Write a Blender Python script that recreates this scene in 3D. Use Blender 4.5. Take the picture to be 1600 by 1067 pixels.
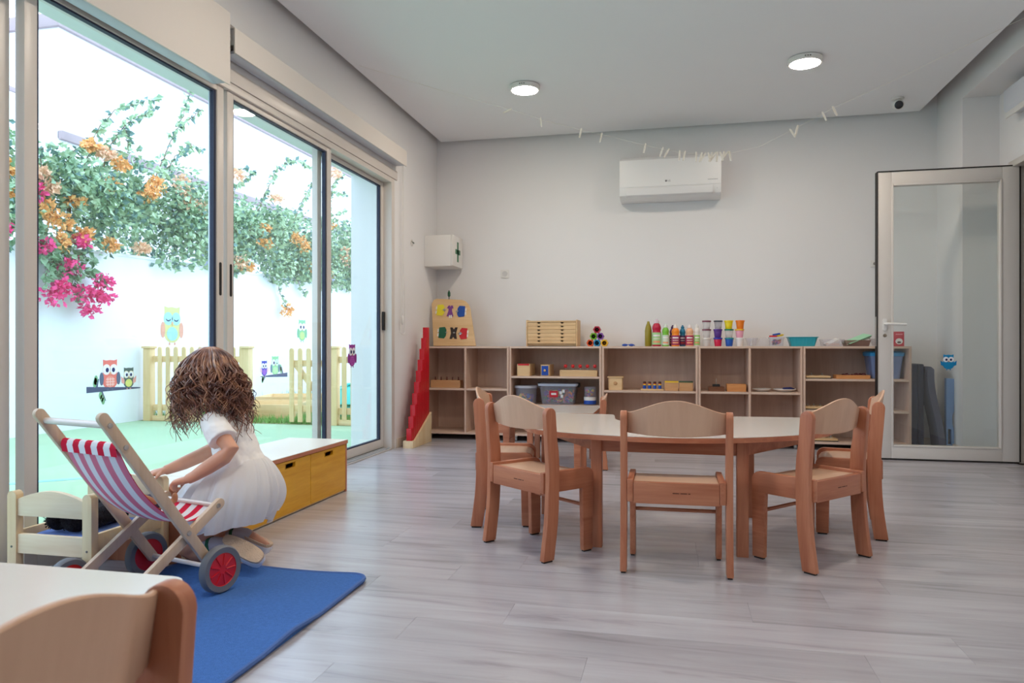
import bpy, bmesh, math, random
from mathutils import Vector, Matrix, noise
PI = math.pi
R = math.radians
random.seed(7)
for o in list(bpy.data.objects): bpy.data.objects.remove(o)
scene = bpy.context.scene
C = scene.collection

# ------------------------------------------------------------------ camera, world, exposure
FPX, CXP, HYP, CAMH = 1141.0, 800.0, 541.0, 0.84
YAW = math.atan(258 / FPX); SA, CA = math.sin(YAW), math.cos(YAW)
cam = bpy.data.cameras.new('camera'); cam.sensor_width = 36.0; cam.lens = FPX * 36 / 1600
cam.shift_y = 7.5 / 1600; cam.clip_start = 0.02
cam.dof.use_dof = True; cam.dof.focus_distance = 3.6; cam.dof.aperture_fstop = 9.0
camo = bpy.data.objects.new('camera', cam); C.objects.link(camo)
camo.location = (0, 0, CAMH); camo.rotation_euler = (PI / 2, 0, YAW)
scene.camera = camo

w = bpy.data.worlds.new('sky'); scene.world = w; w.use_nodes = True
bg = w.node_tree.nodes['Background']; bg.inputs[0].default_value = (0.59, 0.76, 1.0, 1); bg.inputs[1].default_value = 2.05
LAMP = 78.0
vs = scene.view_settings
vs.view_transform = 'Standard'; vs.look = 'None'; vs.gamma = 1; vs.use_curve_mapping = False; vs.exposure = 0.93

# ------------------------------------------------------------------ pixel helpers (photo 1600x1067)
def pdir(px, py):
    u = (px - CXP) / FPX
    return (-SA + u * CA, CA + u * SA, -(py - HYP) / FPX)
def onX(px, py, X):
    d = pdir(px, py); t = X / d[0]; return Vector((X, d[1] * t, CAMH + d[2] * t))
def onY(px, py, Y):
    d = pdir(px, py); t = Y / d[1]; return Vector((d[0] * t, Y, CAMH + d[2] * t))

# ------------------------------------------------------------------ materials
def srgb(r, g, b):
    f = lambda c: (c / 255 / 12.92) if c / 255 <= 0.04045 else ((c / 255 + 0.055) / 1.055) ** 2.4
    return (f(r), f(g), f(b), 1)
MATS = {}
def mat(name, col, rough=0.5, spec=0.5, metal=0.0, noise_amt=0.0, noise_scale=20.0, bump=0.0, bump_scale=200.0, alpha=1.0, trans=0.0, coat=0.0, emit=0.0, sss=0.0):
    if name in MATS: return MATS[name]
    m = bpy.data.materials.new(name); m.use_nodes = True; nt = m.node_tree; N = nt.nodes
    p = N['Principled BSDF']; col = col if len(col) == 4 else srgb(*col)
    p.inputs['Base Color'].default_value = col; p.inputs['Roughness'].default_value = rough
    p.inputs['Specular IOR Level'].default_value = spec; p.inputs['Metallic'].default_value = metal
    if coat: p.inputs['Coat Weight'].default_value = coat; p.inputs['Coat Roughness'].default_value = 0.12
    if trans: p.inputs['Transmission Weight'].default_value = trans
    if emit: p.inputs['Emission Color'].default_value = col; p.inputs['Emission Strength'].default_value = emit
    if sss: p.inputs['Subsurface Weight'].default_value = sss; p.inputs['Subsurface Radius'].default_value = (0.012, 0.005, 0.003)
    tc = N.new('ShaderNodeTexCoord')
    if noise_amt:
        n = N.new('ShaderNodeTexNoise'); n.inputs['Scale'].default_value = noise_scale; n.inputs['Detail'].default_value = 4
        nt.links.new(tc.outputs['Object'], n.inputs['Vector'])
        mx = N.new('ShaderNodeMix'); mx.data_type = 'RGBA'; mx.blend_type = 'MIX'
        mx.inputs[6].default_value = tuple(c * (1 - noise_amt) for c in col[:3]) + (1,)
        mx.inputs[7].default_value = tuple(min(1, c * (1 + noise_amt)) for c in col[:3]) + (1,)
        nt.links.new(n.outputs['Fac'], mx.inputs[0]); nt.links.new(mx.outputs[2], p.inputs['Base Color'])
    if bump:
        n2 = N.new('ShaderNodeTexNoise'); n2.inputs['Scale'].default_value = bump_scale; n2.inputs['Detail'].default_value = 3
        nt.links.new(tc.outputs['Object'], n2.inputs['Vector'])
        b = N.new('ShaderNodeBump'); b.inputs['Strength'].default_value = bump; b.inputs['Distance'].default_value = 0.004
        nt.links.new(n2.outputs['Fac'], b.inputs['Height']); nt.links.new(b.outputs['Normal'], p.inputs['Normal'])
    MATS[name] = m
    return m
def wood(name, c1, c2, axis='z', rough=0.42, scale=1.0, spec=0.4, rnd=0.06, coat=0.0):
    if name in MATS: return MATS[name]
    m = bpy.data.materials.new(name); m.use_nodes = True; nt = m.node_tree; N = nt.nodes; L = nt.links
    p = N['Principled BSDF']; p.inputs['Roughness'].default_value = rough; p.inputs['Specular IOR Level'].default_value = spec
    if coat: p.inputs['Coat Weight'].default_value = coat; p.inputs['Coat Roughness'].default_value = 0.15
    tc = N.new('ShaderNodeTexCoord'); oi = N.new('ShaderNodeObjectInfo')
    ad = N.new('ShaderNodeVectorMath'); ad.operation = 'ADD'
    mu = N.new('ShaderNodeMath'); mu.operation = 'MULTIPLY'; mu.inputs[1].default_value = 37.0
    L.new(oi.outputs['Random'], mu.inputs[0]); L.new(tc.outputs['Object'], ad.inputs[0]); L.new(mu.outputs[0], ad.inputs[1])
    mp = N.new('ShaderNodeMapping'); s = {'x': (1.2, 14, 14), 'y': (14, 1.2, 14), 'z': (14, 14, 1.2)}[axis]
    mp.inputs['Scale'].default_value = tuple(v * scale for v in s); L.new(ad.outputs[0], mp.inputs['Vector'])
    n1 = N.new('ShaderNodeTexNoise'); n1.inputs['Scale'].default_value = 1.6; n1.inputs['Detail'].default_value = 6; n1.inputs['Distortion'].default_value = 0.6
    n2 = N.new('ShaderNodeTexNoise'); n2.inputs['Scale'].default_value = 9; n2.inputs['Detail'].default_value = 4
    L.new(mp.outputs[0], n1.inputs['Vector']); L.new(mp.outputs[0], n2.inputs['Vector'])
    a = N.new('ShaderNodeMath'); a.operation = 'MULTIPLY_ADD'; a.inputs[1].default_value = 0.35
    L.new(n2.outputs['Fac'], a.inputs[0]); L.new(n1.outputs['Fac'], a.inputs[2])
    cr = N.new('ShaderNodeValToRGB'); cr.color_ramp.elements[0].position = 0.42; cr.color_ramp.elements[1].position = 0.86
    cr.color_ramp.elements[0].color = c2 if len(c2) == 4 else srgb(*c2); cr.color_ramp.elements[1].color = c1 if len(c1) == 4 else srgb(*c1)
    L.new(a.outputs[0], cr.inputs['Fac'])
    hs = N.new('ShaderNodeHueSaturation'); mr = N.new('ShaderNodeMapRange'); mr.inputs['To Min'].default_value = 1 - rnd; mr.inputs['To Max'].default_value = 1 + rnd
    L.new(oi.outputs['Random'], mr.inputs['Value']); L.new(mr.outputs[0], hs.inputs['Value']); L.new(cr.outputs['Color'], hs.inputs['Color'])
    L.new(hs.outputs['Color'], p.inputs['Base Color'])
    MATS[name] = m
    return m
def glassmat(name, tint=(0.97, 0.985, 0.98, 1), rough=0.0, base=0.045):
    if name in MATS: return MATS[name]
    m = bpy.data.materials.new(name); m.use_nodes = True; nt = m.node_tree; N = nt.nodes; L = nt.links
    N.remove(N['Principled BSDF']); out = N['Material Output']
    t = N.new('ShaderNodeBsdfTransparent'); t.inputs[0].default_value = tint
    g = N.new('ShaderNodeBsdfGlossy'); g.inputs['Roughness'].default_value = rough
    fr = N.new('ShaderNodeLayerWeight'); fr.inputs['Blend'].default_value = 0.5
    pw = N.new('ShaderNodeMath'); pw.operation = 'POWER'; pw.inputs[1].default_value = 5.0
    ad = N.new('ShaderNodeMath'); ad.operation = 'MULTIPLY_ADD'; ad.inputs[1].default_value = 1 - base; ad.inputs[2].default_value = base
    mx = N.new('ShaderNodeMixShader')
    L.new(fr.outputs['Facing'], pw.inputs[0]); L.new(pw.outputs[0], ad.inputs[0]); L.new(ad.outputs[0], mx.inputs[0]); L.new(t.outputs[0], mx.inputs[1]); L.new(g.outputs[0], mx.inputs[2])
    L.new(mx.outputs[0], out.inputs['Surface'])
    MATS[name] = m
    return m
def plasticclear(name, col, fac=0.35):
    """thin see-through plastic"""
    if name in MATS: return MATS[name]
    m = bpy.data.materials.new(name); m.use_nodes = True; nt = m.node_tree; N = nt.nodes; L = nt.links
    p = N['Principled BSDF']; p.inputs['Base Color'].default_value = srgb(*col); p.inputs['Roughness'].default_value = 0.2
    t = N.new('ShaderNodeBsdfTransparent'); mx = N.new('ShaderNodeMixShader'); mx.inputs[0].default_value = fac
    L.new(t.outputs[0], mx.inputs[1]); L.new(p.outputs[0], mx.inputs[2]); L.new(mx.outputs[0], N['Material Output'].inputs['Surface'])
    MATS[name] = m
    return m
def fabric_translucent(name, col, tr=0.4):
    if name in MATS: return MATS[name]
    m = bpy.data.materials.new(name); m.use_nodes = True; nt = m.node_tree; N = nt.nodes; L = nt.links
    p = N['Principled BSDF']; p.inputs['Base Color'].default_value = srgb(*col); p.inputs['Roughness'].default_value = 0.9; p.inputs['Specular IOR Level'].default_value = 0.1
    t = N.new('ShaderNodeBsdfTranslucent'); t.inputs[0].default_value = srgb(*col)
    mx = N.new('ShaderNodeMixShader'); mx.inputs[0].default_value = tr
    L.new(p.outputs[0], mx.inputs[1]); L.new(t.outputs[0], mx.inputs[2]); L.new(mx.outputs[0], N['Material Output'].inputs['Surface'])
    MATS[name] = m
    return m

M_WALL = mat('wall_paint', (234, 233, 233), 0.85, 0.2, noise_amt=0.012, noise_scale=3, bump=0.05, bump_scale=350)
M_CEIL = mat('ceiling_paint', (240, 241, 243), 0.9, 0.2, noise_amt=0.01, noise_scale=2)
M_OUTW = mat('outside_render', (240, 243, 246), 0.95, 0.1, noise_amt=0.03, noise_scale=2, bump=0.2, bump_scale=120)
M_COPE = mat('coping_concrete', (176, 160, 160), 0.95, 0.1, noise_amt=0.12, noise_scale=4)
M_ALU = mat('alu_white', (214, 207, 200), 0.35, 0.5)
M_ALUG = mat('alu_grey', (188, 196, 204), 0.3, 0.5, metal=0.3)
M_GASK = mat('gasket_dark', (46, 52, 74), 0.5, 0.3)
M_GLASS = glassmat('window_glass')
M_DGLASS = glassmat('door_glass', (0.95, 0.97, 0.96, 1), base=0.045)
M_BEECH = wood('beech_upright', (196, 130, 98), (170, 101, 73), 'z')
M_BEECHX = wood('beech_x', (196, 130, 98), (168, 99, 71), 'x')
M_BEECHY = wood('beech_y', (196, 130, 98), (168, 99, 71), 'y')
M_PLY = wood('birch_ply', (214, 174, 146), (204, 162, 134), 'z', rough=0.38, scale=0.7)
M_PLYX = wood('birch_ply_x', (216, 180, 152), (206, 168, 140), 'x', rough=0.3, scale=0.7)
M_TOP = mat('table_laminate', (226, 218, 210), 0.22, 0.5, noise_amt=0.012, noise_scale=30, coat=0.5)
M_SHELF = wood('shelf_maple', (216, 186, 166), (202, 168, 148), 'z', rough=0.5, scale=0.8, rnd=0.02)
M_SHELFX = wood('shelf_maple_x', (220, 194, 176), (208, 178, 158), 'x', rough=0.45, scale=0.8, rnd=0.02)
M_PINE = wood('pine', (238, 216, 178), (226, 196, 150), 'z', rough=0.5, scale=0.8)
M_PINEX = wood('pine_x', (240, 224, 196), (226, 202, 166), 'x', rough=0.5, scale=0.8)
M_FENCE = wood('fence_pine', (236, 208, 160), (222, 188, 134), 'z', rough=0.8, scale=0.8)
M_FENCEX = wood('fence_pine_x', (236, 208, 160), (222, 188, 134), 'x', rough=0.8, scale=0.8)
M_BLACK = mat('black_rubber', (24, 20, 20), 0.6)
M_STEEL = mat('steel', (190, 188, 186), 0.28, 0.5, metal=1.0)
M_CHROME = mat('chrome_rod', (214, 208, 205), 0.18, 0.5, metal=0.9)
M_WHITE = mat('white_plastic', (232, 230, 226), 0.4)
M_SCREW = mat('screw_head', (120, 116, 116), 0.35, metal=0.8)

# ------------------------------------------------------------------ mesh builder
class MB:
    def __init__(s, M=None): s.v = []; s.f = []; s.M = M
    def _add(s, vs, fs):
        n = len(s.v)
        for p in vs:
            p = Vector(p)
            s.v.append(s.M @ p if s.M else p)
        s.f += [tuple(i + n for i in f) for f in fs]
        return s
    def box(s, x0, x1, y0, y1, z0, z1):
        return s._add([(x0, y0, z0), (x1, y0, z0), (x1, y1, z0), (x0, y1, z0), (x0, y0, z1), (x1, y0, z1), (x1, y1, z1), (x0, y1, z1)],
                      [(3, 2, 1, 0), (4, 5, 6, 7), (0, 1, 5, 4), (1, 2, 6, 5), (2, 3, 7, 6), (3, 0, 4, 7)])
    def hexa(s, bottom, top):
        return s._add(list(bottom) + list(top), [(3, 2, 1, 0), (4, 5, 6, 7), (0, 1, 5, 4), (1, 2, 6, 5), (2, 3, 7, 6), (3, 0, 4, 7)])
    def prism(s, pts, fn):
        """pts 2D outline, fn(a, b, k) -> 3D point, k = 0 / 1 for the two faces"""
        n = len(pts)
        return s._add([fn(a, b, 0) for a, b in pts] + [fn(a, b, 1) for a, b in pts],
                      [tuple(range(n - 1, -1, -1)), tuple(range(n, 2 * n))] + [(i, (i + 1) % n, n + (i + 1) % n, n + i) for i in range(n)])
    def prz(s, pts, z0, z1): return s.prism(pts, lambda a, b, k: (a, b, z1 if k else z0))
    def prx(s, pts, x0, x1): return s.prism(pts, lambda a, b, k: (x1 if k else x0, a, b))
    def pry(s, pts, y0, y1): return s.prism(pts, lambda a, b, k: (a, y0 if k else y1, b))
    def loft(s, rings, cap=True, closed=True):
        n = len(rings[0]); vs = [p for r in rings for p in r]; fs = []
        for i in range(len(rings) - 1):
            for j in range(n if closed else n - 1):
                k = (j + 1) % n
                fs.append((i * n + j, i * n + k, (i + 1) * n + k, (i + 1) * n + j))
        if cap:
            fs.append(tuple(range(n - 1, -1, -1))); b = (len(rings) - 1) * n; fs.append(tuple(range(b, b + n)))
        return s._add(vs, fs)
    def tube(s, path, r, seg=8, cap=True, flat=None):
        P = [Vector(p) for p in path]; n = len(P); rings = []
        rr = r if isinstance(r, (list, tuple)) else [r] * n
        t0 = (P[1] - P[0]).normalized()
        up = Vector((0, 0, 1)) if abs(t0.z) < 0.9 else Vector((1, 0, 0))
        a = t0.cross(up).normalized()
        for i in range(n):
            t = (P[min(i + 1, n - 1)] - P[max(i - 1, 0)])
            t = t.normalized() if t.length > 1e-9 else t0
            a = (a - t * a.dot(t)); a = a.normalized() if a.length > 1e-9 else t.orthogonal().normalized()
            b = t.cross(a)
            rings.append([P[i] + (a * math.cos(2 * PI * j / seg) + b * math.sin(2 * PI * j / seg) * (flat or 1)) * rr[i] for j in range(seg)])
        return s.loft(rings, cap)
    def cyl(s, p0, p1, r, seg=16): return s.tube([p0, p1], r, seg)
    def lathe(s, prof, c=(0, 0, 0), seg=20, axis='z', cap=True):
        c = Vector(c); rings = []
        for r, h in prof:
            ring = []
            for j in range(seg):
                a = 2 * PI * j / seg; x, y = r * math.cos(a), r * math.sin(a)
                ring.append(c + (Vector((x, y, h)) if axis == 'z' else Vector((h, x, y)) if axis == 'x' else Vector((y, h, x))))
            rings.append(ring)
        return s.loft(rings, cap)
    def sph(s, c, r, seg=14, rings=9, rot=None):
        c = Vector(c); r = (r, r, r) if not isinstance(r, (tuple, list)) else r
        R_ = []
        for i in range(rings + 1):
            th = PI * i / rings; th = min(max(th, 0.06), PI - 0.06)
            ring = []
            for j in range(seg):
                a = 2 * PI * j / seg
                p = Vector((r[0] * math.sin(th) * math.cos(a), r[1] * math.sin(th) * math.sin(a), -r[2] * math.cos(th)))
                ring.append(c + (rot @ p if rot else p))
            R_.append(ring)
        return s.loft(R_)
    def mesh(s, name, bevel=0, seg=2, smooth=True, ang=40):
        me = bpy.data.meshes.new(name); me.from_pydata([tuple(p) for p in s.v], [], s.f)
        bm = bmesh.new(); bm.from_mesh(me)
        bmesh.ops.recalc_face_normals(bm, faces=bm.faces)
        if bevel:
            es = [e for e in bm.edges if len(e.link_faces) == 2 and e.calc_face_angle(0) > R(32)]
            bmesh.ops.bevel(bm, geom=es, offset=bevel, segments=seg, profile=0.6, affect='EDGES', clamp_overlap=True)
        bm.to_mesh(me); bm.free()
        if smooth:
            me.polygons.foreach_set('use_smooth', [True] * len(me.polygons)); me.set_sharp_from_angle(angle=R(ang))
        return me
    def build(s, name, m, parent=None, bevel=0, seg=2, smooth=True, ang=40, kind=None):
        o = bpy.data.objects.new(name, s.mesh(name, bevel, seg, smooth, ang)); C.objects.link(o)
        if m: o.data.materials.append(m)
        if parent: o.parent = parent
        if kind: o['kind'] = kind
        return o
def tag(o, label, cat, group=None, kind=None):
    o['label'] = label; o['category'] = cat
    if group: o['group'] = group
    if kind: o['kind'] = kind
    return o
def thing(name, label, cat, loc=(0, 0, 0), rotz=0, group=None, scale=1):
    o = bpy.data.objects.new(name, None); C.objects.link(o); o.empty_display_size = 0.1
    o.location = loc; o.rotation_euler = (0, 0, rotz); o.scale = (scale,) * 3
    return tag(o, label, cat, group)
def dup(root, loc, rotz, label=None, group=None, scale=None):
    def cp(o, par):
        c = o.copy(); C.objects.link(c)
        if par: c.parent = par
        for ch in o.children: cp(ch, c)
        return c
    r = cp(root, None); r.location = loc; r.rotation_euler = (0, 0, rotz)
    if scale: r.scale = (scale,) * 3
    if label: r['label'] = label
    if group: r['group'] = group
    return r
def struct(name, mb, m, parent=None, **k):
    o = mb.build(name, m, parent, **k)
    if not parent: o['kind'] = 'structure'
    return o
def inst(name, me, loc, parent=None, m=None, rot=None, scale=None):
    o = bpy.data.objects.new(name, me); C.objects.link(o); o.location = loc
    if m and not me.materials: me.materials.append(m)
    if rot: o.rotation_euler = rot
    if scale: o.scale = scale
    if parent: o.parent = parent
    return o
def arc(cx, cy, r, a0, a1, n): return [(cx + r * math.cos(R(a0 + (a1 - a0) * i / n)), cy + r * math.sin(R(a0 + (a1 - a0) * i / n))) for i in range(n + 1)]
def rrect(x0, x1, y0, y1, r, n=5):
    return arc(x1 - r, y0 + r, r, -90, 0, n) + arc(x1 - r, y1 - r, r, 0, 90, n) + arc(x0 + r, y1 - r, r, 90, 180, n) + arc(x0 + r, y0 + r, r, 180, 270, n)
def text_mesh(name, body, size, m, loc, rot, parent=None, extrude=0.0006, bold=0.0):
    cu = bpy.data.curves.new(name, 'FONT'); cu.body = body; cu.size = size; cu.extrude = extrude; cu.align_x = 'CENTER'; cu.align_y = 'CENTER'; cu.offset = bold
    to = bpy.data.objects.new(name, cu); me = bpy.data.meshes.new_from_object(to); bpy.data.objects.remove(to)
    o = bpy.data.objects.new(name, me); C.objects.link(o); me.materials.append(m); o.location = loc; o.rotation_euler = rot
    if parent: o.parent = parent
    return o

# ================================================================== ROOM SHELL
XL, XR, YB, YF = -2.27, 2.37, 6.74, -3.0        # inner faces
ZP, ZS = 2.80, 3.05                              # hung ceiling panel, slab
sub = struct('floor', MB().box(XL - 0.02, XR + 1.6, YF, YB, -0.12, -0.0085), mat('underlay', (150, 144, 140), 0.9))
def floor_mat():
    m = bpy.data.materials.new('laminate_plank'); m.use_nodes = True; nt = m.node_tree; N = nt.nodes; L = nt.links
    p = N['Principled BSDF']; p.inputs['Roughness'].default_value = 0.25; p.inputs['Specular IOR Level'].default_value = 0.9
    tc = N.new('ShaderNodeTexCoord'); oi = N.new('ShaderNodeObjectInfo')
    mu = N.new('ShaderNodeMath'); mu.operation = 'MULTIPLY'; mu.inputs[1].default_value = 61.0; L.new(oi.outputs['Random'], mu.inputs[0])
    ad = N.new('ShaderNodeVectorMath'); ad.operation = 'ADD'; L.new(tc.outputs['Object'], ad.inputs[0]); L.new(mu.outputs[0], ad.inputs[1])
    mp = N.new('ShaderNodeMapping'); mp.inputs['Scale'].default_value = (1.1, 11, 1); L.new(ad.outputs[0], mp.inputs[0])
    n1 = N.new('ShaderNodeTexNoise'); n1.inputs['Scale'].default_value = 1.3; n1.inputs['Detail'].default_value = 7; n1.inputs['Distortion'].default_value = 0.8; n1.inputs['Roughness'].default_value = 0.6
    L.new(mp.outputs[0], n1.inputs['Vector'])
    n2 = N.new('ShaderNodeTexNoise'); n2.inputs['Scale'].default_value = 2.3; n2.inputs['Detail'].default_value = 2
    mp2 = N.new('ShaderNodeMapping'); mp2.inputs['Scale'].default_value = (2.0, 9, 1); L.new(ad.outputs[0], mp2.inputs[0]); L.new(mp2.outputs[0], n2.inputs['Vector'])
    cr = N.new('ShaderNodeValToRGB'); e = cr.color_ramp.elements
    e[0].position = 0.30; e[0].color = srgb(150, 147, 153); e[1].position = 0.66; e[1].color = srgb(182, 180, 187)
    x = cr.color_ramp.elements.new(0.44); x.color = srgb(171, 168, 174)
    L.new(n1.outputs['Fac'], cr.inputs[0])
    kn = N.new('ShaderNodeMapRange'); kn.inputs['From Min'].default_value = 0.70; kn.inputs['From Max'].default_value = 0.80; kn.inputs['To Min'].default_value = 0; kn.inputs['To Max'].default_value = 0.35
    L.new(n2.outputs['Fac'], kn.inputs[0])
    mx = N.new('ShaderNodeMix'); mx.data_type = 'RGBA'; mx.inputs[7].default_value = srgb(112, 100, 96)
    L.new(kn.outputs[0], mx.inputs[0]); L.new(cr.outputs[0], mx.inputs[6])
    hs = N.new('ShaderNodeHueSaturation'); mr = N.new('ShaderNodeMapRange'); mr.inputs['To Min'].default_value = 0.91; mr.inputs['To Max'].default_value = 1.08
    L.new(oi.outputs['Random'], mr.inputs[0]); L.new(mr.outputs[0], hs.inputs['Value']); L.new(mx.outputs[2], hs.inputs['Color'])
    L.new(hs.outputs[0], p.inputs['Base Color'])
    return m
M_FLOOR = floor_mat()
PW, PL = 0.18, 1.285
plank_cache = {}
rows0 = 2.148
k0 = math.floor((YF - rows0) / PW)
fixed = {0: 0.769, 1: 0.225, -1: 0.496}
for k in range(k0, int((YB - rows0) / PW) + 1):
    y0 = rows0 + k * PW; y1 = min(y0 + PW, YB); y0 = max(y0, YF)
    st = fixed.get(k, random.uniform(0, PL))
    x = st - PL * math.ceil((st - XL) / PL)
    while x < XR:
        a, b = max(x, XL), min(x + PL, XR); x += PL
        if b - a < 0.03 or y1 - y0 < 0.02: continue
        key = (round(b - a, 3), round(y1 - y0, 3))
        if key not in plank_cache:
            h, g = (b - a) / 2 - 0.00015, (y1 - y0) / 2 - 0.00015
            plank_cache[key] = MB().box(-h, h, -g, g, -0.008, 0).mesh('plank', bevel=0.0004, seg=1)
        inst('plank', plank_cache[key], ((a + b) / 2, (y0 + y1) / 2, 0), sub, M_FLOOR)

struct('ceiling', MB().box(-2.21, 1.97, YF + 0.05, 6.69, ZP, ZP + 0.09), M_CEIL)
struct('ceiling_slab', MB().box(XL - 0.5, XR + 1.6, YF - 0.1, YB + 0.1, ZS, ZS + 0.15), M_CEIL)
struct('trim_1', MB().box(2.12, XR + 0.15, YF, YB, 2.73, ZS), M_WALL)                       # beam on the door side
struct('wall_back', MB().box(XL - 0.45, XR + 1.6, YB, YB + 0.2, -0.12, ZS), M_WALL)
struct('wall_behind_camera', MB().box(XL - 0.45, XR + 1.6, YF - 0.2, YF, -0.12, ZS), M_WALL)
struct('wall_pillar', MB().box(2.12, XR + 0.15, 6.18, YB, 0, 2.73), M_WALL)
# right wall with doorway y 4.92..5.90
wr = struct('wall_right', MB().box(XR, XR + 0.15, 5.93, 6.18, 0, 2.73).box(XR, XR + 0.15, YF, 4.90, 0, 2.73).box(XR, XR + 0.15, 4.90, 5.93, 2.16, 2.73), M_WALL)
struct('wall_hallway', MB().box(XR + 1.25, XR + 1.4, YF, YB, 0, ZS).box(XR + 0.15, XR + 1.25, 3.4, 3.5, 0, ZS), M_WALL)
# left wall: solid piece next to the corner, lintel, piece behind the camera
WY0, WY1, WZ = -1.40, 5.64, 2.21
XO = -2.65                                       # outer face of the facade
wl = struct('wall_left', MB().box(XO, XL, WY1, YB, -0.12, ZS).box(XO, XL, YF, WY0, -0.12, ZS).box(-2.41, XL, WY0, WY1, WZ, ZS).box(XO, -2.41, WY0, WY1, 2.262, ZS), M_WALL)
struct('roof_parapet', MB().box(XO, XO + 0.12, YF, YB + 0.2, ZS, 3.6), M_OUTW)
M_BASE = mat('baseboard', (214, 202, 188), 0.5)
struct('baseboard_left', MB().box(XL, XL + 0.012, 5.69, YB, 0, 0.075), M_BASE, bevel=0.003)
struct('baseboard_back', MB().box(XL + 0.012, 2.12, YB - 0.012, YB, 0, 0.075), M_BASE, bevel=0.003)
struct('baseboard_right', MB().box(2.108, 2.12, 6.18, YB - 0.012, 0, 0.075).box(2.12, XR, 6.168, 6.18, 0, 0.075), M_BASE, bevel=0.003)

# ---- sliding window
M_TRACK = mat('alu_track', (206, 202, 198), 0.3, 0.5, metal=0.2)
win = struct('window_1', MB().box(-2.40, XL + 0.004, WY0, WY1, -0.012, 0.008), M_TRACK)
MB().box(-2.40, XL + 0.006, 5.575, WY1, 0.008, WZ).build('window_jamb', M_ALU, win, bevel=0.003)
MB().box(-2.40, XL + 0.006, WY0, WY0 + 0.06, 0.008, WZ).build('window_jamb', M_ALU, win, bevel=0.003)
MB().box(-2.40, XL + 0.006, WY0 + 0.06, 5.575, 2.172, WZ).build('window_head', M_ALU, win, bevel=0.003)
MB().box(XL, XL + 0.012, 3.20, 5.69, 2.212, 2.285).build('head_board', M_ALU, win, bevel=0.002)
for xx in (-2.365, -2.325, -2.285): MB().box(xx - 0.004, xx + 0.004, WY0 + 0.06, 5.575, 0.008, 0.018).build('track_rail', M_ALUG, win)
def sash(y0, y1, xc, handle=None, dark=None):
    s = MB().box(xc - 0.02, xc + 0.02, y0, y0 + 0.055, 0.02, 2.171).box(xc - 0.02, xc + 0.02, y1 - 0.055, y1, 0.02, 2.171)
    s.box(xc - 0.02, xc + 0.02, y0 + 0.055, y1 - 0.055, 0.02, 0.085).box(xc - 0.02, xc + 0.02, y0 + 0.055, y1 - 0.055, 2.142, 2.171)
    o = s.build('sash_frame', M_ALU, win, bevel=0.003)
    g = MB().box(xc - 0.012, xc + 0.012, y0 + 0.055, y0 + 0.068, 0.085, 2.142).box(xc - 0.012, xc + 0.012, y1 - 0.073, y1 - 0.055, 0.085, 2.142)
    g.box(xc - 0.012, xc + 0.012, y0 + 0.068, y1 - 0.073, 0.085, 0.095).box(xc - 0.012, xc + 0.012, y0 + 0.068, y1 - 0.073, 2.134, 2.142)
    g.build('gasket', M_GASK, o)
    MB().box(xc - 0.003, xc + 0.003, y0 + 0.068, y1 - 0.073, 0.095, 2.134).build('pane', M_GLASS, o, smooth=False)
    if handle is not None:
        MB().prism(rrect(handle - 0.009, handle + 0.009, 1.10, 1.27, 0.0085), lambda a, b, k: (xc + 0.0195 + 0.003 * k, a, b)).build('pull_handle', M_BLACK, o)
sash(2.165, 3.345, -2.300, 3.315)
sash(3.375, 4.545, -2.300, 3.405)
sash(4.455, 5.585, -2.355)
sash(0.98, 2.148, -2.345)
sash(-0.20, 0.965, -2.30)
sash(-1.35, -0.21, -2.345)
MB().box(-2.372, -2.335, 3.345, 3.375, 0.02, 2.163).build('meeting_strip', M_ALUG, win, bevel=0.004)
MB().box(-2.33, -2.32, 5.535, 5.58, 0.97, 1.12).build('lock_plate', M_BLACK, win)

# ---- roller blinds
M_BLIND = mat('blind_fabric', (226, 220, 213), 0.8, 0.2, noise_amt=0.01, noise_scale=60)
def blind(label, y0, y1, ztop, zbot, xf):
    t = thing('roller_blind', label, 'blind', (XL, (y0 + y1) / 2, ztop)); h = (y1 - y0) / 2
    d = xf - XL
    prof = [(0.0, 0.0), (d * 0.75, 0.0), (d, -0.02), (d, zbot - ztop), (d - 0.008, zbot - ztop), (d - 0.008, -0.022), (0.0, -0.012)]
    MB().prism(prof, lambda a, b, k: (a, h if k else -h, b)).build('fascia', M_BLIND, t, bevel=0.001)
    for s in (-1, 1):
        MB().prism([(0, -0.012), (d - 0.01, -0.024), (d - 0.01, -0.10), (0, -0.10)], lambda a, b, k: (a, s * (h - 0.012) + 0.004 * k, b)).build('end_bracket', M_WHITE, t)
    MB().cyl((0.045, -h + 0.006, -0.062), (0.045, h - 0.006, -0.062), 0.03, 18).build('roller_tube', M_BLIND, t)
    for zz in (-0.04, -0.105): MB().cyl((0.05, h - 0.004, zz), (0.05, h + 0.006, zz), 0.022, 16).build('end_plug', mat('clear_plug', (186, 176, 170), 0.2), t)
    MB().prism(rrect(0.012, d - 0.014, zbot - ztop + 0.004, zbot - ztop + 0.018, 0.006, 3), lambda a, b, k: (a, (h - 0.02) * (1 if k else -1), b)).build('bottom_bar', mat('blind_bar', (196, 200, 210), 0.35), t)
    return t
blind('wide white roller blind cassette hanging lower, over the pane with the pink flowers', 1.0, 3.240, 2.52, 2.142, -2.172)
blind('white roller blind cassette with grey bottom bar beside the corner of the room', 3.27, 5.66, 2.46, 2.315, -2.165)
bc = thing('blind_cord', 'thin white looped blind cord hanging on the wall beside the window', 'cord', (XL + 0.028, 5.77, 0.9))
pts = [Vector((0, -0.015 - 0.02 * math.sin(t * PI) * 0, 1.50 - 0)) for t in [0]]
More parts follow.
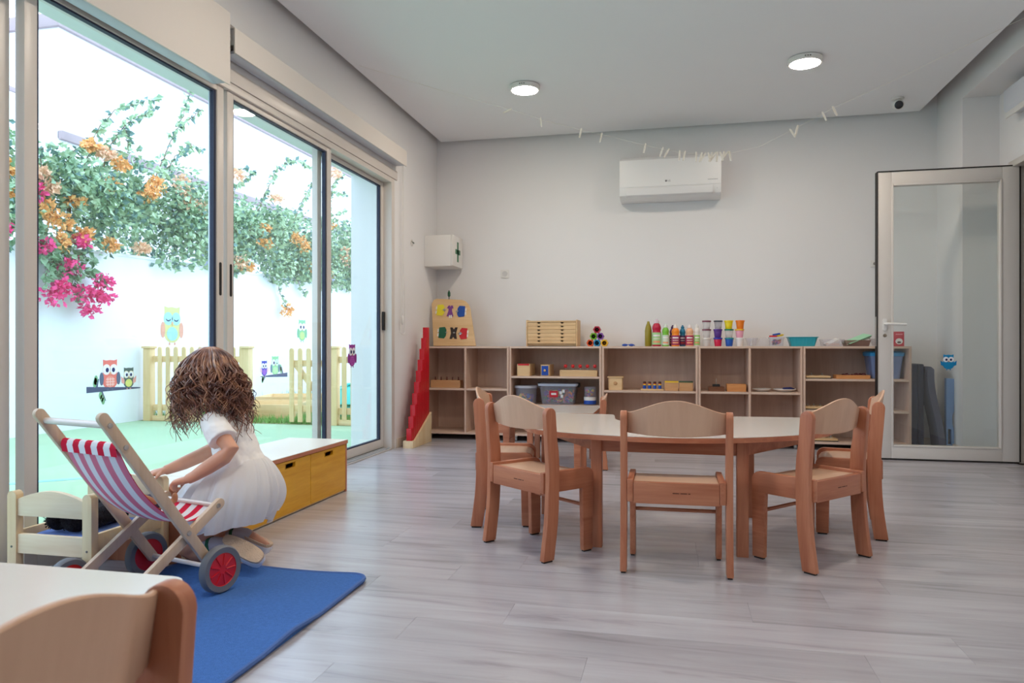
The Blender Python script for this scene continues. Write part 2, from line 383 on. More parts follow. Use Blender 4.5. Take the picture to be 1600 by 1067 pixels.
def loop(t):                       # long thin loop
    z = 1.47 - 1.43 * (0.5 - 0.5 * math.cos(t * PI * 2)) if t <= 0.5 else 1.47 - 1.43 * (0.5 - 0.5 * math.cos((1 - t) * PI * 2))
    wdt = 0.010 + 0.045 * max(0, 1 - z / 0.6) ** 0.6 * (1 if z > 0.05 else max(0.0, (z - 0.04) / 0.01))
    return (0, (-wdt if t <= 0.5 else wdt), z)
MB().tube([loop(i / 60) for i in range(61)], 0.0028, 6).build('cord', M_WHITE, bc)
MB().lathe([(0.004, 0.0), (0.011, 0.01), (0.012, 0.05), (0.006, 0.075), (0.003, 0.078)], (0.004, -0.02, 0.12), 12).build('cord_weight', M_WHITE, bc)
MB().tube([(0.004, -0.02, 0.19), (0.002, -0.012, 0.5), (0.0, -0.006, 1.0)], 0.0018, 6).build('pull_string', M_WHITE, bc)

# ---- ceiling lamps
M_EMIT = mat('lamp_diffuser', (1.0, 0.86, 0.72, 1), 0.5, emit=LAMP)
def lamp(x, y, label, g, name='ceiling_lamp', dname='diffuser'):
    t = thing(name, label, 'lamp', (x, y, ZP), 0, g)
    MB().lathe([(0.100, 0.0), (0.112, -0.004), (0.113, -0.03), (0.108, -0.037), (0.098, -0.038), (0.098, -0.034)], seg=40).build('housing', M_WHITE, t)
    MB().lathe([(0.02, -0.0365), (0.0965, -0.0365), (0.097, -0.039), (0.05, -0.0415), (0.02, -0.0418)], seg=40).build(dname, M_EMIT, t)
    for i in range(3): MB().box(-0.02 + i * 0.016, -0.012 + i * 0.016, -0.1139, -0.1115, -0.024, -0.018).build('vent_slot', M_BLACK, t)
lamp(-1.117, 5.378, 'lit round white surface lamp on ceiling, nearer the windows', 'ceiling lamps')
lamp(0.85, 5.29, 'lit round white surface lamp on ceiling, nearer the wall beam', 'ceiling lamps')
# the same grid of ceiling lamps goes on over the tables and the viewpoint (one shows mirrored in the glass door)
for yy, rn, rt in ((3.1, 'table_row', 'over the big table'), (0.9, 'near_row', 'over the nearest chair')):
    for xx, sn, stx in ((-1.117, 'window_side', 'nearer the windows'), (0.85, 'door_side', 'nearer the wall beam')):
        lamp(xx, yy, 'lit round white ceiling lamp %s, %s' % (rt, stx), 'ceiling lamps out of view', 'ceiling_lamp_%s_%s_offscreen' % (rn, sn), 'diffuser_%s_%s_offscreen' % (rn, sn))

# ---- air conditioner
ac = thing('air_conditioner', 'white split air conditioner mounted high on the back wall', 'air conditioner', (-0.063, YB, 2.14))
M_AC = mat('ac_plastic', (236, 236, 236), 0.35)
prof = [(0.0, 0.0), (-0.14, 0.0), (-0.205, 0.03), (-0.222, 0.07), (-0.222, 0.335), (-0.19, 0.368), (0.0, 0.368)]
MB().prx(prof, -0.435, 0.435).build('body', M_AC, ac, bevel=0.006)
MB().prx([(-0.2225, 0.1), (-0.2255, 0.104), (-0.2255, 0.338), (-0.195, 0.366), (-0.19, 0.36), (-0.2225, 0.33)], -0.433, 0.433).build('front_panel', M_AC, ac, bevel=0.001)
MB().prx([(-0.2245, 0.094), (-0.231, 0.09), (-0.226, 0.030), (-0.203, 0.016), (-0.2, 0.022), (-0.218, 0.034)], -0.375, 0.365).build('air_flap', mat('ac_flap', (228, 228, 229), 0.3), ac, bevel=0.001)
M_LOGO = mat('logo_grey', (110, 110, 114), 0.5)
MB().lathe([(0.009, 0), (0.009, -0.0008)], (-0.031, -0.2254, 0.145), 20, axis='y').build('logo_disc', M_LOGO, ac)
text_mesh('logo_letters', 'LG', 0.022, M_LOGO, (-0.006, -0.2256, 0.145), (PI / 2, 0, 0), ac)
MB().box(0.32, 0.405, -0.2262, -0.2254, 0.138, 0.143).build('print_line', mat('print_pale', (176, 176, 178), 0.5), ac)
MB().box(0.398, 0.402, -0.2225, -0.221, 0.06, 0.066).build('indicator', MATS['print_pale'], ac)

# ---- first aid cabinet in the corner, front towards +x
fa = thing('first_aid_cabinet', 'small white first aid cabinet with green cross in the corner', 'cabinet', (XL, 6.54, 1.575))
MB().box(0.001, 0.255, -0.16, 0.16, 0, 0.285).build('body', M_WHITE, fa, bevel=0.004)
MB().box(0.256, 0.272, -0.16, 0.16, 0.003, 0.285).build('door', M_WHITE, fa, bevel=0.003)
MB().box(0.272, 0.2735, -0.022, 0.022, 0.05, 0.235).box(0.272, 0.2735, -0.075, 0.075, 0.12, 0.165).build('green_cross', mat('cross_green', (58, 120, 84), 0.5), fa)
# small things on the walls
so = thing('wall_socket', 'square white power socket on the back wall', 'socket', (-1.592, YB, 1.526))
MB().pry(rrect(-0.04, 0.04, -0.04, 0.04, 0.008), -0.009, 0).build('cover_plate', M_WHITE, so, bevel=0.002)
MB().lathe([(0.024, -0.0085), (0.026, -0.0100), (0.022, -0.0105), (0.021, -0.0092), (0.004, -0.0092)], (0, 0, 0), 24, axis='y').build('socket_well', mat('socket_inner', (205, 203, 200), 0.5), so)
hk = thing('wall_hook', 'tiny clear wall hook on the wall between window and corner', 'hook', (XL, 6.05, 1.747))
MB().lathe([(0.004, 0.0), (0.03, 0.0), (0.03, 0.004), (0.02, 0.008), (0.004, 0.009)], (0, 0, 0), 20, axis='x').build('base_disc', mat('hook_clear', (222, 216, 210), 0.25), hk)
MB().tube([(0.006, -0.022, 0.012), (0.016, -0.01, -0.002), (0.02, 0.0, -0.008), (0.016, 0.014, 0.0), (0.008, 0.026, 0.008)], 0.003, 6).build('prong', mat('hook_dark', (92, 100, 96), 0.4), hk)
th = thing('wall_thermostat', 'tiny white control on the back wall behind the open glass door', 'control', onY(1366, 412, YB) + Vector((0.0, 0, 0)))
MB().pry(rrect(-0.03, 0.03, -0.03, 0.03, 0.006), -0.012, 0).build('cover_plate', M_WHITE, th, bevel=0.002)
MB().lathe([(0.003, -0.011), (0.012, -0.011), (0.011, -0.02), (0.003, -0.021)], (0, 0, 0), 16, axis='y').build('dial', mat('dial_grey', (150, 146, 140), 0.4), th)
cc = thing('security_camera', 'small white dome security camera under the ceiling by the beam', 'camera', (1.70, 6.30, ZP))
MB().lathe([(0.045, 0), (0.046, -0.012), (0.02, -0.02)], (0, 0, 0), 24).build('base', M_WHITE, cc)
MB(Matrix.Translation((0, -0.004, -0.052)) @ Matrix.Rotation(R(20), 4, 'X')).lathe([(0.012, 0.045), (0.036, 0.04), (0.04, 0.0), (0.038, -0.03), (0.033, -0.034), (0.033, -0.028)], (0, 0, 0), 24, axis='y').build('housing', M_WHITE, cc)
MB(Matrix.Translation((0, -0.004, -0.052)) @ Matrix.Rotation(R(20), 4, 'X')).lathe([(0.032, -0.0275), (0.031, -0.031), (0.018, -0.038), (0.003, -0.041)], (0, 0, 0), 24, axis='y').build('lens', mat('lens_dark', (40, 44, 54), 0.1, coat=0.5), cc)
sb = thing('shutter_box', 'white roller shutter box above the doorway in the right wall', 'shutter box', (XR, 5.35, 2.49))
MB().prism([(0, 0), (-0.085, 0.0), (-0.105, 0.03), (-0.105, 0.16), (-0.06, 0.2), (0, 0.2)], lambda a, b, k: (a, 0.49 if k else -0.49, b)).build('housing', mat('shutter_white', (214, 218, 226), 0.4), sb, bevel=0.004)
MB().box(-0.098, -0.086, -0.48, 0.48, -0.035, 0.004).build('bottom_slat', M_WHITE, sb, bevel=0.002)
# doorway frame and open glass door
df = struct('trim_2', MB().box(XR - 0.03, XR + 0.16, 5.905, 5.955, 0, 2.17).box(XR - 0.03, XR + 0.16, 4.87, 4.915, 0, 2.17).box(XR - 0.03, XR + 0.16, 4.915, 5.905, 2.125, 2.17), M_ALU, bevel=0.003)
dr = struct('door_1', MB().box(1.452, 1.545, 5.885, 5.935, 0.012, 2.13).box(2.276, 2.385, 5.885, 5.935, 0.012, 2.13).box(1.545, 2.276, 5.885, 5.935, 0.012, 0.098).box(1.545, 2.276, 5.885, 5.935, 2.040, 2.13), mat('door_alu', (222, 216, 210), 0.35), bevel=0.004)
for q in ((1.447, 1.452, 0.012, 2.135), (2.385, 2.392, 0.012, 2.135)): MB().box(q[0], q[1], 5.88, 5.94, q[2], q[3]).build('edge_seal', M_BLACK, dr)
MB().box(1.452, 2.385, 5.88, 5.94, 2.13, 2.137).build('edge_seal', M_BLACK, dr)
MB().box(1.452, 2.385, 5.89, 5.93, 0.003, 0.012).build('edge_seal', M_BLACK, dr)
gb = MB().box(1.545, 1.56, 5.881, 5.939, 0.098, 2.04).box(2.261, 2.276, 5.881, 5.939, 0.098, 2.04).box(1.56, 2.261, 5.881, 5.939, 0.098, 0.112).box(1.56, 2.261, 5.881, 5.939, 2.026, 2.04)
gb.build('glazing_bead', MATS['door_alu'], dr, bevel=0.004)
MB().box(1.56, 2.261, 5.907, 5.913, 0.112, 2.026).build('pane', M_DGLASS, dr, smooth=False)
hd = MB().prism(rrect(1.485, 1.515, 0.955, 1.045, 0.012), lambda a, b, k: (a, 5.885 - 0.008 * k, b)).build('handle_plate', M_WHITE, dr, bevel=0.002)
MB().tube([(1.50, 5.88, 1.005), (1.50, 5.845, 1.005), (1.512, 5.837, 1.005), (1.56, 5.836, 1.003), (1.635, 5.838, 1.0)], [0.009, 0.009, 0.010, 0.0095, 0.008], 12).build('lever', M_WHITE, hd)
MB().lathe([(0.004, 0), (0.013, 0), (0.013, -0.006), (0.004, -0.008)], (1.50, 5.885, 0.92), 16, axis='y').build('lock_cylinder', mat('lock_brass', (150, 140, 126), 0.3, metal=0.8), dr)
MB().box(1.4445, 1.4475, 5.895, 5.925, 0.84, 1.06).build('latch_plate', M_STEEL, dr)

# ================================================================== COURTYARD
GX = -5.98
M_PLAY = mat('play_rubber', (170, 200, 164), 0.9, 0.2, noise_amt=0.10, noise_scale=1.2, bump=0.3, bump_scale=300)
M_SOIL = mat('soil', (128, 134, 92), 0.95, 0.1, noise_amt=0.3, noise_scale=6)
struct('play_surface', MB().box(GX, -2.40, -8, 7.16, -0.15, -0.013).box(GX, XO, -8, 7.16, -0.15, -0.005), M_PLAY)
struct('garden_soil', MB().box(GX, XO, 7.16, 20, -0.15, -0.004), M_SOIL)
struct('street_ground', MB().box(-40, GX - 0.25, -30, 45, -0.2, -0.02), mat('street', (190, 186, 182), 0.95))
for i, (a, b) in enumerate([((-5.2, 2.6), (-3.0, 4.6)), ((-5.2, 3.1), (-3.2, 3.3))]):
    a = Vector(a + (0,)); b = Vector(b + (0,)); n = (b - a).normalized().cross(Vector((0, 0, 1))) * 0.03
    o = MB()._add([a + n, b + n, b - n, a - n] + [p + Vector((0, 0, 0.002)) for p in (a + n, b + n, b - n, a - n)], [(0, 1, 2, 3), (4, 5, 6, 7), (0, 1, 5, 4), (2, 3, 7, 6)]).build('painted_line', mat('line_blue', (150, 214, 232), 0.8), bpy.data.objects['play_surface'])
    o.location.z = -0.0045
# boundary wall with a slightly wavy top
wtop = lambda y: 1.80 + 0.022 * (y - 5.8) + 0.012 * math.sin(y * 1.9)
ys = [-8 + i * 0.5 for i in range(57)]
prof = [(-8, -0.15)] + [(20, -0.15)] + [(y, wtop(min(y, 14))) for y in reversed(ys)]
bw = struct('wall_boundary', MB().prism(prof, lambda a, b, k: (GX if k else GX - 0.22, a, b)), M_OUTW, smooth=False)
cope = MB()
ring = []
for y in ys:
    z = wtop(min(y, 14)); ring.append([(GX + 0.012, y, z), (GX + 0.012, y, z + 0.03), (GX - 0.11, y, z + 0.045), (GX - 0.232, y, z + 0.03), (GX - 0.232, y, z)])
cope.loft(ring).build('coping', mat('coping_white', (232, 232, 234), 0.9, noise_amt=0.05), bw)
# neighbour's building
BX, BY = -9.0, 9.13
nb = tag(thing('neighbour_building', 'white rendered neighbouring house with grey coping behind the flowering hedge', 'building', (BX, BY, 0)), 'white rendered neighbouring house with grey coping behind the flowering hedge', 'building')
MB().box(-14, 0, 0, 30, -0.1, 5.6).build('wall', M_OUTW, nb)
MB().box(-14, 0.06, -0.06, 30.06, 5.6, 5.8).build('roof_coping', M_COPE, nb, bevel=0.01)
MB().box(-0.02, 0.07, 0.0, 30, 3.93, 4.06).build('cornice', M_COPE, nb, bevel=0.01)
MB().box(-14, -0.45, -0.42, 0.0, 3.95, 4.55).build('balcony', M_OUTW, nb, bevel=0.01)
MB().box(-14, -0.43, -0.45, 0.0, 4.55, 4.62).build('balcony_coping', M_COPE, nb, bevel=0.01)
for y in (3.2, 8.0, 13.0):
    f = MB().box(0.0, 0.05, y, y + 1.0, 2.0, 3.3).build('window', mat('house_window_frame', (196, 186, 180), 0.6), nb, bevel=0.004)
    MB().box(0.02, 0.055, y + 0.08, y + 0.92, 2.08, 3.22).build('pane', mat('house_pane', (120, 132, 146), 0.15), f)
MB().box(-0.5, 0.25, 8.6, 11.5, 3.05, 3.12).build('canopy', mat('tile_brown', (176, 140, 122), 0.9, noise_amt=0.2, noise_scale=8), nb, bevel=0.01)

# ---- bougainvillea: orange plant along the wall, magenta one hanging over it
def leaf(mb, p, d, up, s):
    d = d.normalized(); sd = d.cross(up)
    sd = sd.normalized() if sd.length > 1e-4 else d.orthogonal().normalized()
    n = sd.cross(d) * 0.18
    mb._add([p, p + d * s * 0.45 + sd * s * 0.36 + n * s, p + d * s, p + d * s * 0.45 - sd * s * 0.36 + n * s, p + d * s * 0.5],
            [(0, 1, 4), (1, 2, 4), (2, 3, 4), (3, 0, 4)])
rl = random.Random(11)
def rv(): return Vector((rl.gauss(0, 1), rl.gauss(0, 1), rl.gauss(0, 1)))
leaves = [MB(), MB(), MB()]; stems = MB()
def clump(c, rad, n):
    for _ in range(n):
        v = rv().normalized() * (rl.random() ** 0.45); p = c + Vector((v.x * rad[0], v.y * rad[1], v.z * rad[2]))
        leaf(leaves[rl.choice((0, 0, 1, 1, 2))], p, rv() + Vector((0.5, 0, -0.25)) + v * 0.6, rv(), rl.uniform(0.05, 0.095))
def vine(pts, dens=46, sz=(0.05, 0.10), r=0.007, wob=0.03):
    P = []
    for i in range(len(pts) - 1):
        for t in range(8):
            P.append(pts[i].lerp(pts[i + 1], t / 8) + rv() * wob * 0.25)
    P.append(pts[-1]); stems.tube(P, [r * (1 - 0.7 * i / len(P)) for i in range(len(P))], 5)
    ln = sum((P[i + 1] - P[i]).length for i in range(len(P) - 1))
    for _ in range(int(ln * dens)):
        i = rl.randrange(len(P) - 1); p = P[i].lerp(P[i + 1], rl.random())
        leaf(leaves[rl.choice((0, 1, 1, 2))], p, rv() + Vector((0.4, 0, -0.6)), rv(), rl.uniform(*sz))
# body of the hedge, sitting on top of the wall
y = 4.2
while y < 14.5:
    z0 = wtop(y)
    for _ in range(3):
        c = Vector((GX - 0.05 + rl.uniform(-0.35, 0.22), y + rl.uniform(-0.25, 0.25), z0 + rl.uniform(0.10, 0.85)))
        clump(c, (0.32, 0.36, 0.27), 230)
    if rl.random() < 0.85: clump(Vector((GX + rl.uniform(-0.3, 0.1), y, z0 + rl.uniform(0.75, 1.15))), (0.28, 0.32, 0.22), 110)
    if rl.random() < 0.5: clump(Vector((GX + 0.1, y, z0 + rl.uniform(-0.04, 0.08))), (0.12, 0.25, 0.10), 40)
    y += 0.33
V = lambda L, X=-5.9: [onX(a, b, X) for a, b in L]
for L in ([(120, 330), (135, 250), (150, 205), (180, 172), (215, 160), (246, 151)], [(150, 290), (180, 215), (205, 185), (225, 180), (245, 168)], [(195, 200), (200, 225), (196, 250)],
          [(235, 300), (262, 230), (280, 195), (292, 160), (297, 140)], [(285, 195), (305, 180), (318, 168)], [(250, 280), (275, 245), (300, 225), (318, 235)], [(60, 290), (65, 250), (68, 230)], [(90, 270), (110, 240), (135, 225)],
          [(390, 360), (410, 310), (430, 270), (450, 252), (470, 250), (490, 265)], [(360, 300), (380, 280), (400, 268)], [(355, 262), (380, 265), (398, 270)], [(450, 370), (470, 320), (485, 290), (497, 265)],
          [(510, 330), (520, 290), (530, 270), (540, 280)], [(500, 300), (520, 300), (545, 305)], [(500, 345), (525, 335), (540, 330)], [(360, 330), (365, 355), (390, 400), (350, 440)],
          [(500, 400), (520, 420), (540, 440), (546, 450)], [(455, 420), (470, 450), (478, 460)]):
    vine(V(L))
vine(V([(432, 432), (437, 455), (445, 475), (449, 483)], -5.90), 60, (0.04, 0.07))
ov = thing('orange_bougainvillea', 'large bougainvillea hedge with orange flowers growing over the courtyard wall', 'plant', (GX + 0.02, 8.6, 0.0))
def under(o, root): o.parent = root; o.matrix_parent_inverse = Matrix.Translation(-root.location); return o
LM = [mat('leaf_mid', (152, 182, 146), 0.5, 0.3, noise_amt=0.12, noise_scale=4), mat('leaf_light', (182, 206, 166), 0.5, 0.3, noise_amt=0.12, noise_scale=4), mat('leaf_dark', (112, 144, 134), 0.5, 0.3, noise_amt=0.12, noise_scale=4)]
for mb, m in zip(leaves, LM): under(mb.build('foliage', m, None, smooth=False, kind='stuff'), ov)
M_STEM = mat('stem_brown', (120, 100, 74), 0.8)
under(stems.build('branches', M_STEM), ov)
for yy in (6.4, 9.0, 11.6):
    under(MB().tube([(GX - 0.30, yy, -0.02), (GX - 0.32, yy + 0.1, 0.9), (GX - 0.26, yy + 0.05, wtop(yy) + 0.1), (GX - 0.1, yy - 0.1, wtop(yy) + 0.5)], [0.05, 0.04, 0.035, 0.02], 8).build('trunk', M_STEM), ov)
def flowers(px, py, wpx, hpx, m, root, X=-5.82, n=46):
    c = onX(px, py, X); sc = 1 / FPX * (c - camo.location).length * 0.97
    mb = MB()
    for _ in range(n):
        v = rv().normalized() * (rl.random() ** 0.4)
        p = Vector((v.x * 0.07, v.y * wpx * sc * 0.55, v.z * hpx * sc * 0.55))
        for k in range(2): leaf(mb, p, rv() + v, rv(), rl.uniform(0.04, 0.07))
    o = mb.build('flower_cluster', m, None, smooth=False); o.location = c
    o.parent = root; o.matrix_parent_inverse = Matrix.Translation(-root.location)
M_OR = mat('bract_orange', (255, 188, 122), 0.6, 0.2, noise_amt=0.15, noise_scale=8)
M_OP = mat('bract_peach', (255, 206, 172), 0.6, 0.2, noise_amt=0.12, noise_scale=8)
M_MG = mat('bract_magenta', (255, 92, 150), 0.6, 0.2, noise_amt=0.2, noise_scale=9)
for q in ((70, 328, 40, 26), (92, 345, 36, 22), (78, 290, 20, 14), (143, 226, 22, 12), (165, 240, 22, 12), (188, 256, 26, 12), (176, 290, 18, 14), (232, 303, 30, 22), (245, 290, 26, 18), (285, 288, 32, 22), (300, 318, 36, 16), (318, 330, 30, 16),
          (130, 366, 30, 14), (95, 378, 18, 22), (172, 383, 22, 12), (222, 389, 26, 12), (60, 268, 20, 12), (118, 315, 24, 8), (375, 408, 34, 22), (385, 415, 24, 14), (415, 380, 40, 12), (475, 382, 34, 20), (460, 372, 24, 14), (413, 358, 16, 14), (432, 310, 30, 10),
          (482, 420, 14, 26), (512, 430, 22, 26), (540, 400, 18, 26), (515, 352, 34, 10), (372, 272, 28, 12), (525, 270, 24, 14), (449, 485, 20, 16), (10, 262, 16, 16), (8, 300, 14, 14)):
    flowers(*q, M_OR if (int(q[0]) * 7) % 3 else M_OP, ov)
mv = thing('magenta_bougainvillea', 'bougainvillea spray with magenta flowers hanging over the courtyard wall', 'plant', (GX + 0.08, 6.1, 0))
leaves2 = MB(); stems2 = MB(); _l, _s = leaves, stems; leaves = [leaves2, leaves2, leaves2]; stems = stems2
for L in ([(70, 360), (80, 395), (100, 412), (118, 440), (125, 470)], [(85, 395), (75, 420), (70, 445)], [(100, 400), (130, 398), (150, 410)], [(105, 400), (140, 425), (158, 445)], [(60, 330), (60, 370), (66, 400)], [(40, 300), (20, 340), (8, 370)]): vine(V(L, -5.85), 85, (0.055, 0.11))
clump(onX(104, 425, -5.85), (0.05, 0.2, 0.15), 60); clump(onX(85, 395, -5.85), (0.08, 0.2, 0.12), 60)
under(leaves2.build('foliage', LM[0], None, smooth=False, kind='stuff'), mv); under(stems2.build('branches', M_STEM), mv)
for q in ((112, 417, 34, 20), (84, 464, 36, 20), (97, 448, 26, 18), (125, 455, 34, 22), (160, 440, 28, 22), (150, 462, 26, 16), (165, 464, 20, 14), (138, 484, 30, 20), (70, 383, 20, 14), (126, 378, 20, 12), (58, 295, 16, 22), (4, 352, 16, 30)):
    flowers(*q, M_MG, mv, X=-5.80, n=38)

# ---- picket fence, gate
FY = 7.20
def picket(w=0.052, h=0.78, t=0.018):
    return MB().prism([(-w / 2, 0), (w / 2, 0), (w / 2, h - w / 2)] + arc(0, h - w / 2, w / 2, 0, 180, 6)[1:] , lambda a, b, k: (a, -t / 2 + t * k, b)).mesh('picket', bevel=0.002, seg=1)
PK = picket(); PK2 = picket(0.052, 0.80)
postm = MB().box(-0.045, 0.045, -0.045, 0.045, 0, 0.82).mesh('post', bevel=0.004)
capm = MB().box(-0.058, 0.058, -0.058, 0.058, 0.82, 0.845).mesh('post_cap', bevel=0.004)
def fence(label, xa, xb, posts, xs, sag=0.0):
    t = thing('picket_fence', label, 'fence', ((xa + xb) / 2, FY, 0)); cx = (xa + xb) / 2
    for p in posts:
        o = inst('post', postm, (p - cx, 0, -0.004), t, M_FENCE); inst('post_cap', capm, (0, 0, 0), o, M_FENCEX)
    for z in (0.11, 0.66):
        MB().box(xa - cx, xb - cx, 0.006, 0.03, z, z + 0.07).build('rail', M_FENCEX, t, bevel=0.003)
    MB().box(xa - cx, xb - cx, -0.012, 0.012, -0.004, 0.055).build('kick_board', M_FENCEX, t, bevel=0.003)
    for x in xs: inst('picket', PK, (x - cx, -0.004, 0.055), t, M_FENCE)
    return t
fence('light pine picket fence by the courtyard wall with the red owl', -5.82, -4.66, (-5.865, -4.62), [-5.72 + i * 0.1035 for i in range(11)])
fence('light pine picket fence beside the house, right of its gate', -3.53, -2.66, (-3.575,), [-3.46 + i * 0.1 for i in range(8)])
gt = thing('garden_gate', 'light pine picket gate with diagonal brace and black hinges', 'gate', (-3.84, FY, 0))
for i in range(5): inst('picket', PK2, (-0.235 + i * 0.1, -0.004, 0.02), gt, M_FENCE)
for z in (0.13, 0.62): MB().box(-0.26, 0.20, 0.006, 0.028, z, z + 0.07).build('rail', M_FENCEX, gt, bevel=0.003)
MB().hexa([(-0.22, 0.008, 0.62), (-0.14, 0.008, 0.62), (-0.14, 0.026, 0.62), (-0.22, 0.026, 0.62)], [(-0.22 + 0.34, 0.008, 0.2), (-0.14 + 0.34, 0.008, 0.2), (-0.14 + 0.34, 0.026, 0.2), (-0.22 + 0.34, 0.026, 0.2)]).build('brace', M_FENCE, gt)
for z in (0.155, 0.645): MB().box(0.15, 0.216, -0.02, -0.014, z, z + 0.012).build('hinge', M_BLACK, gt)
# raised bed boxes
def sandbox(label, x, y, wx, wy, h, rot):
    t = thing('sandbox', label, 'sandbox', (x, y, -0.004), rot)
    for s in (-1, 1):
        MB().box(-wx / 2, wx / 2, s * wy / 2 - 0.012, s * wy / 2 + 0.012, 0, h).build('board', M_FENCEX, t, bevel=0.003)
        MB().box(s * wx / 2 - 0.012, s * wx / 2 + 0.012, -wy / 2 + 0.012, wy / 2 - 0.012, 0, h).build('board', M_FENCEX, t, bevel=0.003)
    MB().box(-wx / 2 + 0.012, wx / 2 - 0.012, -wy / 2 + 0.012, wy / 2 - 0.012, 0, h * 0.35).build('sand', mat('sand', (226, 206, 172), 0.95, noise_amt=0.1, noise_scale=30), t)
sandbox('low pine sandbox on the grass between fence and gate', -4.95, 8.05, 1.0, 0.75, 0.16, R(12))
sandbox('low pine planting box behind the sandbox by the boundary wall', -4.9, 9.1, 1.2, 0.7, 0.18, R(14))
# teal plastic sand-turtle style lid
tl = thing('plastic_sandpit', 'teal plastic domed sandpit behind the picket gate', 'sandpit', (-3.80, 8.45, -0.004))
M_TEAL = mat('teal_plastic', (22, 176, 164), 0.4)
MB().lathe([(0.50, 0), (0.53, 0.04), (0.50, 0.14), (0.46, 0.15)], seg=28).build('tub', M_TEAL, tl)
MB().lathe([(0.52, 0.15), (0.53, 0.165), (0.47, 0.22), (0.36, 0.31), (0.2, 0.37), (0.04, 0.385)], seg=28).build('lid', mat('teal_light', (52, 192, 178), 0.35), tl)
for k in range(6):
    a = k * PI / 3; MB().tube([(0.515 * math.cos(a), 0.515 * math.sin(a), 0.18), (0.42 * math.cos(a), 0.42 * math.sin(a), 0.275), (0.22 * math.cos(a), 0.22 * math.sin(a), 0.375)], 0.014, 6).build('shell_ridge', M_TEAL, tl)
MB().lathe([(0.22, 0.36), (0.235, 0.372), (0.22, 0.384), (0.205, 0.372)], seg=24, cap=False).build('shell_ring', M_TEAL, tl)
# grass (uncountable)
gr = MB()
for _ in range(9000):
    x, y = rl.uniform(-5.90, -2.75), 7.22 + (rl.random() ** 1.5) * 4.0
    if abs(x + 4.95) < 0.58 and abs(y - 8.05) < 0.5 or abs(x + 4.9) < 0.7 and abs(y - 9.1) < 0.52 or math.hypot(x + 3.80, y - 8.45) < 0.56: continue
    h = rl.uniform(0.03, 0.09) + (0.12 * rl.random() if x < -5.6 else 0); a = rl.uniform(0, PI); dx, dy = 0.006 * math.cos(a), 0.006 * math.sin(a); lx, ly = rl.gauss(0, .02), rl.gauss(0, .02)
    gr._add([(x - dx, y - dy, -0.006), (x + dx, y + dy, -0.006), (x + lx, y + ly, h)], [(0, 1, 2)])
tag(gr.build('grass', mat('grass', (122, 168, 84), 0.8, noise_amt=0.2, noise_scale=3), None, smooth=False), 'short green grass growing behind the picket fence', 'grass', kind='stuff')

